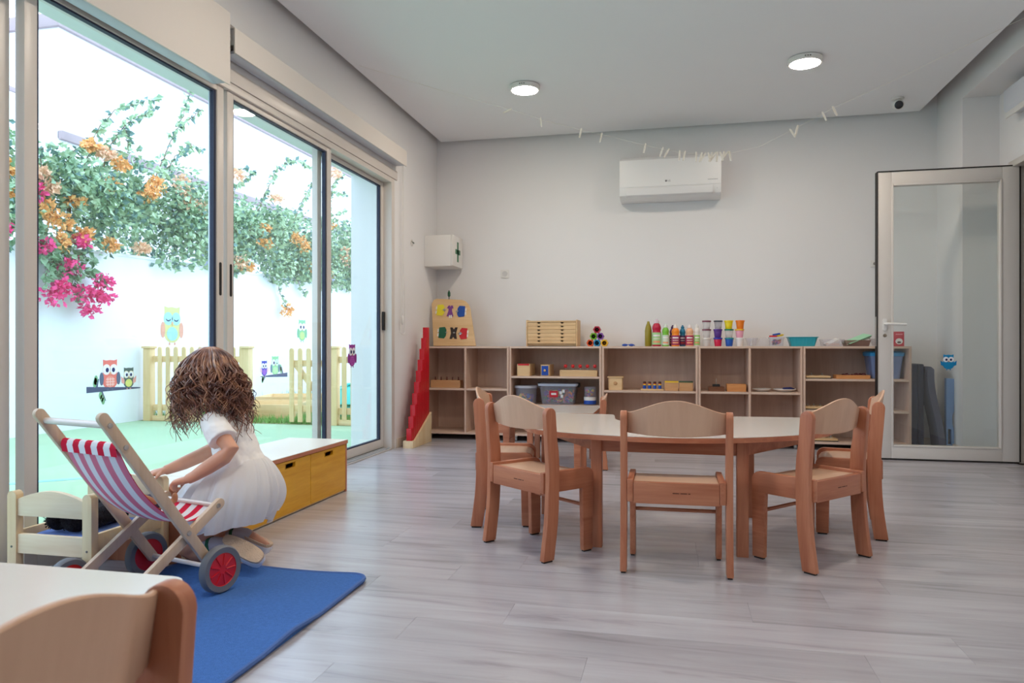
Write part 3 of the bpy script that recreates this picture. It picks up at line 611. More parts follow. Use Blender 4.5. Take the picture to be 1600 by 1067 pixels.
# ---- owl stickers
def ell(cx, cy, rx, ry, n=18, a0=0, a1=360): return [(cx + rx * math.cos(R(a0 + (a1 - a0) * i / n)), cy + ry * math.sin(R(a0 + (a1 - a0) * i / n))) for i in range(n if a1 - a0 == 360 else n + 1)]
def flatpart(name, pts, fr, layer, m, root, th=0.0012):
    o, u, v, n = fr
    MB().prism(pts, lambda a, b, k: u * a + v * b + n * (layer * 0.0012 + th * k)).build(name, m, root, smooth=False)
def cm(rgb): return mat('decal_%d_%d_%d' % rgb, rgb, 0.6, 0.2)
def owl(label, centre, u, n, h, body, face, wing, belly, sleepy=False, wink=False, wings_out=False, cat='sticker', n_check=None):
    t = thing('owl_sticker', label, cat, centre); fr = (None, u, Vector((0, 0, 1)), n)
    hw = 0.36 * h; s = h / 2
    body_pts = [(-hw * 0.82, s), (-hw * 0.45, s * 0.93), (0, s * 0.97), (hw * 0.45, s * 0.93), (hw * 0.82, s), (hw * 0.80, s * 0.55), (hw * 0.86, 0), (hw * 0.88, -s * 0.4)] + ell(0, -s * 0.38, hw * 0.86, s * 0.5, 10, 0, -180)[1:] + [(-hw * 0.86, 0), (-hw * 0.80, s * 0.55)]
    flatpart('body', body_pts, fr, 0, cm(body), t)
    for q in (-1, 1):
        if wings_out: wp = [(q * hw * 0.72, -s * 0.1), (q * hw * 1.30, s * 0.22), (q * hw * 1.22, -s * 0.35), (q * hw * 0.75, -s * 0.5)]
        else: wp = ell(q * hw * 0.98, -s * 0.22, hw * 0.24, s * 0.42, 12)
        flatpart('wing', wp, fr, 1, cm(wing), t)
        flatpart('foot', ell(q * hw * 0.28, -s * 0.93, hw * 0.10, s * 0.08, 8), fr, 0.5, cm(wing), t)
        flatpart('eye_disc', ell(q * hw * 0.42, s * 0.36, hw * 0.46, s * 0.34), fr, 1, cm(face), t)
        if sleepy or (wink and q > 0):
            flatpart('closed_eye', ell(q * hw * 0.42, s * 0.36, hw * 0.26, s * 0.14, 8, 200, 340) + list(reversed(ell(q * hw * 0.42, s * 0.40, hw * 0.24, s * 0.12, 8, 200, 340))), fr, 2.2, cm((40, 62, 92)), t)
        else:
            flatpart('eye_white', ell(q * hw * 0.40, s * 0.36, hw * 0.33, s * 0.25), fr, 2.1, cm((246, 248, 252)), t)
            flatpart('pupil', ell(q * hw * 0.36, s * 0.33, hw * 0.18, s * 0.15), fr, 3.2, cm((34, 40, 92)), t)
    flatpart('beak', [(-hw * 0.10, s * 0.2), (hw * 0.10, s * 0.2), (0, -s * 0.02)], fr, 3, cm((222, 172, 130)), t)
    flatpart('belly', ell(0, -s * 0.42, hw * 0.58, s * 0.36), fr, 1.4, cm(belly), t)
    if n_check:
        for k in range(-1, 2):
            flatpart('belly_line', [(k * hw * 0.3 - hw * 0.03, -s * 0.70), (k * hw * 0.3 + hw * 0.03, -s * 0.70), (k * hw * 0.3 + hw * 0.03, -s * 0.16), (k * hw * 0.3 - hw * 0.03, -s * 0.16)], fr, 2.6, cm(n_check), t)
            flatpart('belly_line', [(-hw * 0.5, -s * (0.42 + k * 0.17) - s * 0.02), (hw * 0.5, -s * (0.42 + k * 0.17) - s * 0.02), (hw * 0.5, -s * (0.42 + k * 0.17) + s * 0.02), (-hw * 0.5, -s * (0.42 + k * 0.17) + s * 0.02)], fr, 2.7, cm(n_check), t)
    return t
UY, NX = Vector((0, 1, 0)), Vector((1, 0, 0))
WPT = lambda px, py: onX(px, py, GX + 0.0006)
owl('pale mint and yellow owl sticker with closed eyes, alone on courtyard wall', WPT(269, 509), UY, NX, 0.47, (206, 204, 140), (160, 206, 200), (220, 164, 140), (160, 206, 198), sleepy=True)
owl('red owl sticker with checked belly on the painted branch', WPT(172, 586), UY, NX, 0.34, (236, 124, 112), (246, 226, 224), (96, 108, 130), (240, 150, 136), n_check=(250, 206, 196))
owl('small dark grey and yellow owl sticker beside the red owl', WPT(201, 591), UY, NX, 0.245, (92, 108, 102), (240, 226, 200), (240, 170, 160), (228, 226, 130), wings_out=True)
owl('green owl sticker with checked belly, alone above the gate', WPT(472, 517), UY, NX, 0.37, (134, 190, 146), (226, 238, 240), (120, 176, 138), (176, 212, 128), n_check=(206, 228, 150))
owl('small blue owl sticker on the painted branch near the gate', WPT(413, 576), UY, NX, 0.24, (66, 74, 168), (226, 222, 236), (228, 176, 190), (150, 96, 190), wings_out=True)
owl('winking light green owl sticker next to the blue owl', WPT(430, 572), UY, NX, 0.31, (150, 202, 150), (206, 232, 200), (110, 128, 144), (178, 216, 160), wink=True)
owl('purple owl sticker stuck on the window glass near the corner', onX(550, 556, -2.3515), UY, NX, 0.175, (160, 72, 160), (244, 240, 250), (150, 60, 150), (196, 98, 190), n_check=(170, 70, 170))
owl('bright blue owl sticker on the glass of the open door', onY(1482, 566, 5.9065), Vector((1, 0, 0)), Vector((0, -1, 0)), 0.115, (30, 142, 196), (240, 244, 250), (24, 132, 190), (30, 142, 196), wings_out=True)
def branch(label, p0, p1, twigs, lf):
    c = WPT(*p0); t = thing('branch_sticker', label, 'sticker', c); fr = (None, UY, Vector((0, 0, 1)), NX)
    rel = lambda p: (lambda q: (q.y - c.y, q.z - c.z))(WPT(*p))
    a, b = rel(p0), rel(p1); m = cm((84, 90, 116))
    flatpart('bough', [(a[0], a[1] - 0.035), (b[0], b[1] - 0.006), (b[0], b[1] + 0.006), (a[0], a[1] + 0.03)] if lf else [(a[0], a[1] - 0.006), (b[0], b[1] - 0.03), (b[0], b[1] + 0.035), (a[0], a[1] + 0.006)], fr, 0.1, m, t)
    for q0, q1 in twigs:
        a, b = rel(q0), rel(q1); flatpart('twig', [(a[0] - 0.02, a[1]), (a[0] + 0.02, a[1]), (b[0] + 0.005, b[1]), (b[0] - 0.005, b[1])], fr, 0.2, m, t)
        for k in (0.5, 0.75, 1.0):
            x, y = a[0] + (b[0] - a[0]) * k - 0.035, a[1] + (b[1] - a[1]) * k; flatpart('leaf', ell(x, y, 0.024, 0.04, 10), fr, 0.4, cm((132, 176, 132)), t)
branch('dark painted branch sticker under the red owl', (135, 609), (219, 605.5), [((150, 607), (154, 592)), ((157, 609), (165, 626))], True)
branch('dark painted branch sticker under the blue and green owls', (407, 588.5), (449, 585.5), [((442, 586), (440, 573)), ((414, 588), (412, 594))], False)

# ================================================================== CHAIRS (local: faces +y, seat 0.335)
def make_chair(label, group):
    t = thing('childs_chair', label, 'chair', (0, 0, 0), 0, group)
    # rear leg plank, bowed: outline in (y, z)
    def rear(s):
        fr, bk = [], []
        for i in range(13):
            z = 0.006 + (0.572 - 0.006) * i / 12
            b = -0.150 + 0.016 * math.sin(min(1, z / 0.42) * PI / 2) - 0.014 * max(0, (0.18 - z) / 0.18) ** 1.3 - 0.018 * max(0, (z - 0.36) / 0.24)
            fr.append((b + 0.056 - (0.004 if z > 0.45 else 0), z)); bk.append((b, z))
        top = [((fr[-1][0] + bk[-1][0]) / 2 + (fr[-1][0] - bk[-1][0]) / 2 * math.cos(R(a)), 0.572 + 0.028 * math.sin(R(a))) for a in range(18, 180, 18)]
        pts = fr + top + list(reversed(bk))
        x0, x1 = (0.1785, 0.203) if s > 0 else (-0.203, -0.1785)
        o = MB().prx(pts, x0, x1).build('leg', M_BEECH, t, bevel=0.004)
        MB().prx([(bk[0][0] + 0.006, 0.0), (fr[0][0] - 0.006, 0.0), (fr[0][0] - 0.006, 0.007), (bk[0][0] + 0.006, 0.007)], x0 + 0.004, x1 - 0.004).build('glide', M_BLACK, o)
        MB().lathe([(0.002, 0), (0.0065, 0), (0.0062, -0.0018), (0.002, -0.002)], ((x0 + x1) / 2, bk[10][0] - 0.0005 + 0.001, 0.545), 12, axis='y').build('bolt', M_SCREW, o)
    for s in (-1, 1): rear(s)
    # inverted-L side frame: seat rail and front leg in one piece
    for s in (-1, 1):
        x0, x1 = (0.1555, 0.178) if s > 0 else (-0.178, -0.1555)
        L = [(-0.142, 0.262), (-0.142, 0.345), (0.095, 0.345)] + arc(0.095, 0.310, 0.035, 80, 0, 5) + [(0.128, 0.20), (0.126, 0.006), (0.074, 0.006), (0.070, 0.20), (0.068, 0.262)]
        o = MB().prx(list(reversed(L)), x0, x1).build('side_frame', M_BEECHY, t, bevel=0.004)
        MB().box(x0 + 0.004, x1 - 0.004, 0.080, 0.120, 0.0, 0.007).build('glide', M_BLACK, o)
    # seat: ply, rolled front edge
    rings = []
    for y, z in ((-0.138, 0.335), (-0.06, 0.333), (0.04, 0.333), (0.085, 0.331), (0.108, 0.323), (0.120, 0.308), (0.122, 0.295)):
        rings.append((y, z))
    n = [(rings[min(i + 1, 6)][1] - rings[max(i - 1, 0)][1], -(rings[min(i + 1, 6)][0] - rings[max(i - 1, 0)][0])) for i in range(7)]
    out = [(y, z) for y, z in rings] + [(y + 0.010 * a / math.hypot(a, b), z + 0.010 * b / math.hypot(a, b)) for (y, z), (a, b) in reversed(list(zip(rings, n)))]
    MB().prx(list(reversed(out)), -0.155, 0.155).build('seat', M_PLYX, t, bevel=0.0015, seg=1)
    rr = MB().box(-0.155, 0.155, -0.1395, -0.117, 0.257, 0.3365).build('rear_rail', M_BEECHX, t, bevel=0.003)
    for a, b in ((-0.012, 0.012), (0.016, 0.040), (0.044, 0.052)): MB().box(a, b, -0.1399, -0.139, 0.297, 0.3005).build('printed_mark', mat('print_brown', (92, 48, 30), 0.7), rr)
    MB().cyl((-0.156, 0.099, 0.187), (0.156, 0.099, 0.187), 0.0075, 12).build('stretcher', M_BEECHX, t)
    # curved backrest
    N = 22; A, B = [], []
    def prof(u):        # u -1..1
        zt = 0.594 + 0.047 * (0.5 + 0.5 * math.cos(PI * min(1, abs(u) / 0.96))) ** 0.72
        zb = 0.517 - 0.012 * (1 - u * u)
        y = -0.113 - 0.032 * (1 - u * u)
        return zt, zb, y
    vs, fs = [], []
    for i in range(N + 1):
        u = -1 + 2 * i / N; zt, zb, y = prof(u); x = u * 0.184
        lean = lambda z: -0.016 * (z - 0.55) / 0.1
        for th in (0, 0.009):
            vs += [(x, y + th + lean(zb), zb), (x, y + th + lean(zt), zt)]
    for i in range(N):
        a, b = i * 4, i * 4 + 4
        fs += [(a, b, b + 1, a + 1), (a + 2, a + 3, b + 3, b + 2), (a, a + 2, b + 2, b), (a + 1, b + 1, b + 3, a + 3)]
    fs += [(0, 1, 3, 2), (N * 4, N * 4 + 2, N * 4 + 3, N * 4 + 1)]
    m = MB(); m._add(vs, fs); m.build('backrest', M_PLY, t, bevel=0.002, seg=1)
    return t
G = 'chairs around the big table'
ch = make_chair('beech childrens chair with its back to the viewer, straight in front of big table', G)
ch.location = (-0.006, 2.890, 0); ch.rotation_euler = (0, 0, R(0.7))
dup(ch, (-0.556, 3.025, 0), R(-39.3), 'beech childrens chair turned at an angle, left front of the big table', G)
dup(ch, (0.504, 3.103, 0), R(48.9), 'beech childrens chair turned at an angle, front of the big table near the glass door', G)
dup(ch, (-0.805, 3.481, 0), R(-81), 'beech childrens chair pushed sideways to the window end of the big table', G)
dup(ch, (0.765, 3.645, 0), R(79), 'beech childrens chair pushed sideways to the door end of the big table', G)
dup(ch, (-0.628, 0.458, 0), R(91), 'beech childrens chair with arched backrest at the near white table', 'chair at the near table')
G2 = 'small chairs around the low table'
dup(ch, (-0.60, 5.10, 0), R(96), 'smaller beech chair seen edge-on at the end of the low back table', G2, 0.80)
dup(ch, (-1.30, 5.30, 0), R(-86), 'smaller beech chair at window end of the low back table, mostly hidden', G2, 0.80)

# ================================================================== TABLES
def table(label, outline, z, legs, loc, aprons, edge=0.022, name='childrens_table', legw=0.023, aph=0.062):
    t = thing(name, label, 'table', loc)
    MB().prz(outline, z - 0.0025, z).build('laminate_top', M_TOP, t, smooth=False)
    MB().prz(outline, z - edge, z - 0.0025).build('tabletop', M_BEECHX, t, bevel=0.0)
    for x, y in legs:
        MB().prz(rrect(x - legw, x + legw, y - legw, y + legw, 0.004, 3), 0, z - edge).build('leg', M_BEECH, t)
    for a, b in aprons:
        a, b = Vector((a[0], a[1], 0)), Vector((b[0], b[1], 0)); d = (b - a).normalized(); n = Vector((-d.y, d.x, 0)) * 0.011
        a = a + d * legw; b = b - d * legw
        MB().hexa([a + n + Vector((0, 0, z - edge - aph)), b + n + Vector((0, 0, z - edge - aph)), b - n + Vector((0, 0, z - edge - aph)), a - n + Vector((0, 0, z - edge - aph))],
                  [p + Vector((0, 0, z - edge)) for p in (a + n, b + n, b - n, a - n)]).build('apron', M_BEECHX, t, bevel=0.002)
    return t
def smooth_poly(P, it=2):
    for _ in range(it):
        Q = []
        for i in range(len(P)):
            a, b = P[i], P[(i + 1) % len(P)]
            Q += [(a[0] * .75 + b[0] * .25, a[1] * .75 + b[1] * .25), (a[0] * .25 + b[0] * .75, a[1] * .25 + b[1] * .75)]
        P = Q
    return P
# horseshoe outline: curved front, notch in the far side
front = [(-0.70, 3.30), (-0.62, 3.10), (-0.46, 2.985), (-0.25, 2.925), (-0.03, 2.897), (0.20, 2.945), (0.40, 3.05), (0.585, 3.205), (0.68, 3.42), (0.715, 3.66), (0.715, 3.84), (0.69, 3.872), (0.62, 3.872)]
notch = [(0.30, 3.858), (0.262, 3.835), (0.255, 3.75)] + [(-0.025 + 0.28 * math.cos(R(a)), 3.66 + 0.27 * math.sin(R(a))) for a in range(-5, -180, -16)] + [(-0.31, 3.75), (-0.32, 3.82), (-0.36, 3.838)]
left = [(-0.70, 3.85), (-0.755, 3.83), (-0.765, 3.66), (-0.745, 3.46)]
bt = smooth_poly(front + notch + left, 1)
OX, OY = -0.03, 3.38
bt = [(x - OX, y - OY) for x, y in bt]
lg = [(-0.330, 3.078), (0.255, 3.06), (-0.640, 3.62), (0.590, 3.58), (-0.40, 3.77), (0.345, 3.77)]
lg = [(x - OX, y - OY) for x, y in lg]
table('large horseshoe shaped childrens table with pale top and beech edge', bt, 0.485, lg, (OX, OY, 0), [(lg[0], lg[1]), (lg[0], lg[2]), (lg[1], lg[3]), (lg[2], lg[4]), (lg[3], lg[5])])
ob_ = [(x + 0.83, y - 5.20) for x, y in ((-1.07, 4.86), (-0.55, 4.93), (-0.555, 5.54), (-1.10, 5.48))]
table('low small table with pale top standing before the shelves', ob_, 0.39, [(-0.17, -0.20), (0.20, -0.175), (-0.2, 0.22), (0.21, 0.26)], (-0.83, 5.20, 0), [((-0.17, -0.20), (0.20, -0.165)), ((0.20, -0.165), (0.21, 0.26)), ((-0.17, -0.20), (-0.2, 0.22)), ((-0.2, 0.22), (0.21, 0.26))], legw=0.02, aph=0.05)
nt = rrect(-0.65, 0.65, -0.40, 0.40, 0.035)
table('bright white topped table behind the nearest chair', nt, 0.485, [(-0.58, -0.33), (0.58, -0.33), (-0.58, 0.33), (0.58, 0.33)], (-1.375, 0.585, 0), [((-0.58, -0.33), (0.58, -0.33)), ((-0.58, 0.33), (0.58, 0.33)), ((-0.58, -0.33), (-0.58, 0.33)), ((0.58, -0.33), (0.58, 0.33))])

# ================================================================== SHELVES along the back wall
SY0, SY1 = 6.30, 6.70
ST = 0.84
def shelf(label, x0, x1, levels, divider=False, zoff=0.0):
    t = thing('shelf_unit', label, 'shelf', ((x0 + x1) / 2, SY0, 0), 0, 'low shelf units along the back wall'); h = (x1 - x0) / 2 - 0.002
    D = SY1 - SY0; T = 0.018
    MB().box(-h, h, 0, D, ST - T, ST).build('top_board', M_SHELFX, t, bevel=0.0015, seg=1)
    for s in (-1, 1): MB().box(s * h - (T if s > 0 else 0), s * h + (0 if s > 0 else T), 0, D, 0.05, ST - T).build('side_board', M_SHELF, t, bevel=0.0015, seg=1)
    MB().box(-h + T, h - T, 0, D, 0.05, 0.05 + T).build('bottom_board', M_SHELFX, t, bevel=0.0015, seg=1)
    MB().box(-h + T, h - T, D - 0.008, D, 0.068, ST - T).build('back_board', M_SHELF, t)
    spans = [(-h + T, h - T)]
    if divider:
        MB().box(-T / 2, T / 2, 0, D - 0.008, 0.068, ST - T).build('divider', M_SHELF, t, bevel=0.0015, seg=1); spans = [(-h + T, -T / 2), (T / 2, h - T)]
    for z in levels:
        for a, b in spans: MB().box(a, b, 0.004, D - 0.008, z - T, z).build('shelf_board', M_SHELFX, t, bevel=0.0015, seg=1)
    for sx in (-1, 1):
        for y in (0.05, D - 0.05):
            o = MB().box(sx * (h - 0.05) - 0.012, sx * (h - 0.05) + 0.012, y - 0.012, y + 0.012, 0.036, 0.05).build('caster', M_STEEL, t)
            MB().lathe([(0.006, -0.011), (0.019, -0.010), (0.020, 0), (0.019, 0.010), (0.006, 0.011)], (sx * (h - 0.05), y, 0.020), 18, axis='x').build('caster_wheel', mat('caster_grey', (170, 168, 166), 0.4), o)
    return t
SX = [-2.258, -1.452, -0.634, 0.172, 0.996, 1.803]
LV2 = (0.577, 0.325); LV1 = (0.462,)
shelf('open maple shelf unit of four cubbies in the corner by the window', SX[0], SX[1], LV1, True)
shelf('maple shelf unit with three levels holding bead tubs, second from the corner', SX[1], SX[2], LV2)
shelf('maple shelf unit with two wide levels, under the paint bottles', SX[2], SX[3], LV1)
shelf('maple shelf unit of four cubbies under the stacked plastic cups', SX[3], SX[4], LV1, True)
shelf('maple shelf unit with three levels partly behind the open door', SX[4], SX[5], LV2)
def X(px, Y): return onY(px, 541, Y).x
def Wd(a, b, Y): return X(b, Y) - X(a, Y)
M_LW = wood('light_box_wood', (226, 192, 146), (212, 174, 126), 'x', rough=0.5)
M_TW = wood('tan_box_wood', (206, 158, 112), (190, 140, 94), 'x', rough=0.5)
def tbox(name, label, cat, px0, px1, z0, h, Y, d, m, group=None, lid=None):
    x0, x1 = X(px0, Y), X(px1, Y); t = thing(name, label, cat, ((x0 + x1) / 2, Y + d / 2, z0), 0, group)
    hw = (x1 - x0) / 2; T = 0.006
    for s in (-1, 1):
        MB().box(s * hw - (T if s > 0 else 0), s * hw + (0 if s > 0 else T), -d / 2, d / 2, 0, h).build('side', m, t, bevel=0.001, seg=1)
        MB().box(-hw + T, hw - T, s * d / 2 - (T if s > 0 else 0), s * d / 2 + (0 if s > 0 else T), 0, h).build('panel', m, t, bevel=0.001, seg=1)
    MB().box(-hw + T, hw - T, -d / 2 + T, d / 2 - T, 0, T).build('base', m, t)
    if lid: MB().box(-hw, hw, -d / 2, d / 2, h, h + 0.008).build('lid', lid, t, bevel=0.001, seg=1)
    return t, hw, d
RED = mat('toy_red', (200, 34, 40), 0.35); BLUE = mat('toy_blue', (22, 74, 172), 0.4); YEL = mat('toy_yellow', (240, 200, 40), 0.4); GRN = mat('toy_green', (30, 130, 70), 0.4)
# unit 1
t, hw, d = tbox('cylinder_block', 'wooden box of dark knobbed cylinders in corner cubby', 'toy', 673, 719, 0.463, 0.06, 6.36, 0.09, M_TW, lid=M_TW)
for i in range(5):
    o = MB().lathe([(0.008, 0.068), (0.008, 0.078), (0.004, 0.082), (0.004, 0.088), (0.007, 0.092), (0.003, 0.097)], (-hw + 0.03 + i * (2 * hw - 0.06) / 4, 0, 0), 12).build('knob', mat('knob_dark', (96, 48, 40), 0.4), t)
# busy board with dressing clasps
bb = thing('clasp_board', 'leaning wooden activity board with coloured clasp shapes on the shelf', 'toy', (-1.985, 6.40, ST + 0.0052)); bb.rotation_euler = (R(-16), 0, 0)
bo = [(-0.205, 0.0), (0.20, 0.0), (0.118, 0.36)] + [(0.10, 0.40), (0.07, 0.43), (0.03, 0.445)] + [(-0.215, 0.46), (-0.245, 0.445), (-0.26, 0.41)]
MB().pry(bo, 0, 0.018).build('board', M_LW, bb, bevel=0.003)
def shp(name, pts, cx, cz, m, y=-0.004, s=1.0): return MB().pry([(cx + a * s, cz + b * s) for a, b in pts], y, 0.0).build(name, m, bb, smooth=False)
Cshape = [(-0.035, -0.05), (0.02, -0.055), (0.036, -0.03), (0.036, 0.03), (0.02, 0.055), (-0.035, 0.05)]
mirr = lambda P: [(-a, b) for a, b in reversed(P)]
shp('yellow_shape', Cshape, -0.165, 0.345, mat('clasp_yellow', (228, 214, 44), 0.5))
dress = [(-0.03, -0.055), (0.036, -0.055), (0.018, 0.0), (0.016, 0.02), (0.03, 0.025), (0.022, 0.048), (0.006, 0.052), (0, 0.035), (-0.006, 0.052), (-0.022, 0.048), (-0.032, 0.025), (-0.016, 0.02), (-0.016, 0)]
shp('purple_dress', dress, -0.072, 0.338, mat('clasp_purple', (120, 58, 138), 0.5))
shp('blue_shape', mirr(Cshape), 0.035, 0.33, mat('clasp_blue', (22, 74, 160), 0.5))
shp('green_shape', Cshape, -0.128, 0.125, mat('clasp_green', (10, 92, 66), 0.5))
xs_ = [(-0.034, -0.055), (-0.012, -0.055), (0, -0.035), (0.014, -0.055), (0.036, -0.055), (0.024, 0), (0.034, 0.055), (0.012, 0.055), (0, 0.035), (-0.014, 0.055), (-0.036, 0.055), (-0.024, 0)]
shp('black_shape', xs_, -0.02, 0.12, mat('clasp_black', (40, 26, 26), 0.5))
shp('red_shape', mirr(Cshape), 0.075, 0.115, mat('clasp_red', (198, 24, 38), 0.5))
for cx, cz, w_ in ((-0.128, 0.345, 0.016), (-0.002, 0.33, 0.014), (-0.088, 0.125, 0.008), (-0.014, 0.122, 0.010), (0.045, 0.115, 0.02)):
    MB().lathe([(0.003, -0.004), (w_ * 0.7, -0.005), (w_ * 0.7, -0.011), (0.003, -0.013)], (cx, 0, cz), 12, axis='y').build('clasp', M_STEEL, bb)
    MB().tube([(cx - w_, -0.008, cz), (cx, -0.014, cz), (cx + w_, -0.008, cz)], 0.003, 6).build('clasp_bar', M_STEEL, bb)
for cx, cz in ((-0.207, 0.365), (-0.207, 0.325), (0.078, 0.345), (0.078, 0.31), (-0.17, 0.145), (-0.168, 0.105), (0.115, 0.13), (0.115, 0.095), (-0.072, 0.28), (-0.056, 0.28)):
    MB().box(cx - 0.006, cx + 0.006, -0.006, 0, cz - 0.014, cz + 0.014).build('hinge_plate', M_WHITE, bb)
pn = thing('pencil', 'green topped pencil standing behind the clasp board', 'pencil', (-2.12, 6.655, ST))
MB().cyl((0, 0, 0), (0, 0, 0.475), 0.005, 8).build('shaft', mat('pencil_grey', (96, 96, 98), 0.5), pn); MB().lathe([(0.004, 0.47), (0.014, 0.48), (0.014, 0.51), (0.005, 0.53), (0.002, 0.535)], seg=10).build('topper', mat('pencil_green', (24, 86, 60), 0.5), pn)
# unit 2 : drawers on top
dc = thing('drawer_cabinet', 'flat wooden drawer cabinet with six thin drawers on the shelf top', 'cabinet', ((X(822, 6.42) + X(902, 6.42)) / 2, 6.42, ST))
hw = Wd(822, 902, 6.42) / 2
for s in (-1, 1): MB().box(s * hw - (0.012 if s > 0 else 0), s * hw + (0 if s > 0 else 0.012), 0, 0.22, 0, 0.235).build('side', M_LW, dc, bevel=0.002, seg=1)
MB().box(-hw + 0.012, hw - 0.012, 0, 0.22, 0.216, 0.228).build('top', M_LW, dc, bevel=0.001, seg=1); MB().box(-hw + 0.012, hw - 0.012, 0.205, 0.215, 0, 0.216).build('back', M_LW, dc)
MB().box(-hw + 0.012, hw - 0.012, 0.01, 0.2, 0.008, 0.016).build('base', M_LW, dc)
for i in range(6):
    z = 0.022 + i * 0.0322
    ol = [(-hw + 0.014, z), (hw - 0.014, z), (hw - 0.014, z + 0.0305)]
    for cx in (0.095, -0.115): ol += [(cx + 0.014, z + 0.0305)] + [(cx + 0.014 * math.cos(R(a)), z + 0.0305 - 0.013 * math.sin(R(a))) for a in (30, 60, 90, 120, 150)] + [(cx - 0.014, z + 0.0305)]
    ol += [(-hw + 0.014, z + 0.0305)]
    o = MB().pry(ol, 0.003, 0.011).build('drawer', M_LW, dc, smooth=False)
    MB().box(-hw + 0.016, hw - 0.016, 0.06, 0.2, z + 0.001, z + 0.022).build('drawer_box', M_LW, o)
# hexagonal pots pyramid
HP = [(932, 523, (170, 26, 52)), (927, 528.5, (110, 170, 30)), (939, 529, (122, 70, 150)), (921.5, 536, (214, 82, 30)), (932.5, 536, (30, 130, 176)), (945, 536, (226, 176, 40))]
hexnames = ('crimson', 'lime green', 'purple', 'orange', 'blue', 'yellow'); Yh = 6.40
hx0 = X(932.5, Yh); RH = 0.0335
for (px, py, c), nm, (gx, gz) in zip(HP, hexnames, ((0, 2), (-0.5, 1), (0.5, 1), (-1, 0), (0, 0), (1.12, 0))):
    t = thing('hexagon_cup', nm + ' hexagonal counting cup in the small pyramid', 'toy', (hx0 + gx * RH * 1.74, Yh, ST + RH * 0.87 + gz * RH * 1.745), 0, 'hexagonal cup pyramid')
    o6 = [(RH * math.cos(R(a)), RH * math.sin(R(a))) for a in range(0, 360, 60)]; i6 = [(a * 0.62, b * 0.62) for a, b in o6]
    vs = [(a, 0, b) for a, b in o6] + [(a, 0, b) for a, b in i6] + [(a, 0.06, b) for a, b in i6] + [(a, 0.065, b) for a, b in o6]
    fs = [(i, (i + 1) % 6, 6 + (i + 1) % 6, 6 + i) for i in range(6)] + [(6 + i, 6 + (i + 1) % 6, 12 + (i + 1) % 6, 12 + i) for i in range(6)] + [tuple(range(12, 18)), tuple(range(18, 24))] + [(i, (i + 1) % 6, 18 + (i + 1) % 6, 18 + i) for i in range(6)]
    mb = MB(); mb._add(vs, fs); mb.build('cup', mat('hexcup_%d' % c[0], c, 0.3), t, smooth=False)
    MB().sph((0, 0.035, 0), 0.014, 10, 6).build('bead', mat('hexbead_%d' % c[0], tuple(int(v * 0.45) for v in c), 0.3), t)
gl = thing('toy_sunglasses', 'small blue toy sunglasses lying on shelf top', 'toy', (X(981.5, 6.40), 6.40, ST))
for s in (-1, 1):
    MB().sph((s * 0.028, 0, 0.011), (0.024, 0.008, 0.011), 12, 7).build('lens', BLUE, gl); MB().tube([(s * 0.05, 0.002, 0.012), (s * 0.054, 0.05, 0.008), (s * 0.048, 0.09, 0.004)], 0.003, 6).build('arm', BLUE, gl)
MB().tube([(-0.01, 0, 0.014), (0, 0, 0.016), (0.01, 0, 0.014)], 0.003, 6).build('bridge', BLUE, gl)
# unit 2 upper level
t, hw, d = tbox('push_box', 'wooden box with red top strip on upper shelf level', 'toy', 808, 828, 0.578, 0.105, 6.33, 0.24, M_LW)
MB().box(-hw + 0.007, hw - 0.007, -d / 2 - 0.001, -d / 2 + 0.05, 0.092, 0.107).build('red_strip', RED, t)
t, hw, d = tbox('drawer_box', 'wooden box with a blue drawer front and round knob', 'toy', 845, 858, 0.578, 0.1, 6.325, 0.25, M_LW)
o = MB().box(-hw + 0.007, hw - 0.007, -d / 2 - 0.004, -d / 2 + 0.001, 0.007, 0.09).build('drawer', BLUE, t)
MB().sph((0, -d / 2 - 0.013, 0.05), 0.011, 10, 6).build('knob', M_LW, o)
t, hw, d = tbox('red_bead_rail', 'long wooden block with red ball pegs on upper shelf level', 'toy', 874.5, 933, 0.578, 0.045, 6.33, 0.09, M_LW, lid=M_LW)
for i in range(5):
    x = -hw + 0.045 + i * (2 * hw - 0.07) / 4
    MB().cyl((x, 0, 0.052), (x, 0, 0.075), 0.003, 6).build('peg', M_STEEL, t); MB().sph((x, 0, 0.087), 0.0165, 14, 8).build('red_ball', RED, t)
# unit 2 lower level : bead containers, filled with toy bricks
M_TUB = plasticclear('tub_plastic', (206, 206, 222), 0.16); M_TUBW = plasticclear('tub_plastic_lid', (214, 216, 228), 0.7)
TC = [mat('brick_%d' % i, c, 0.35) for i, c in enumerate(((214, 40, 50), (30, 84, 180), (244, 206, 50), (30, 130, 80), (232, 110, 150), (240, 130, 40), (110, 60, 150)))]
def bits(root, inside, n, s=0.023):
    mbs = [MB() for _ in TC]
    for _ in range(n):
        p = inside(); M = Matrix.Translation(p) @ Matrix.Rotation(rl.uniform(0, PI), 4, rv().normalized()); mb = mbs[rl.randrange(len(TC))]; mb.M = M
        for k in range(3):
            a = k * PI / 3; c_, s_ = math.cos(a), math.sin(a)
            mb.prz([(c_ * x - s_ * y, s_ * x + c_ * y) for x, y in ((-s, -s * .3), (s, -s * .3), (s, s * .3), (-s, s * .3))], -0.003, 0.003)
    for mb, m in zip(mbs, TC):
        if mb.v: mb.build('brick_pile', m, root, smooth=False, kind='stuff')
zb = 0.326
t = thing('bead_tub', 'round clear tub of coloured toy bricks with clear lid', 'tub', (X(822, 6.42), 6.42, zb))
MB().lathe([(0.085, 0.0), (0.09, 0.004), (0.098, 0.145), (0.096, 0.145), (0.087, 0.007), (0.01, 0.006)], seg=28).build('tub', M_TUB, t)
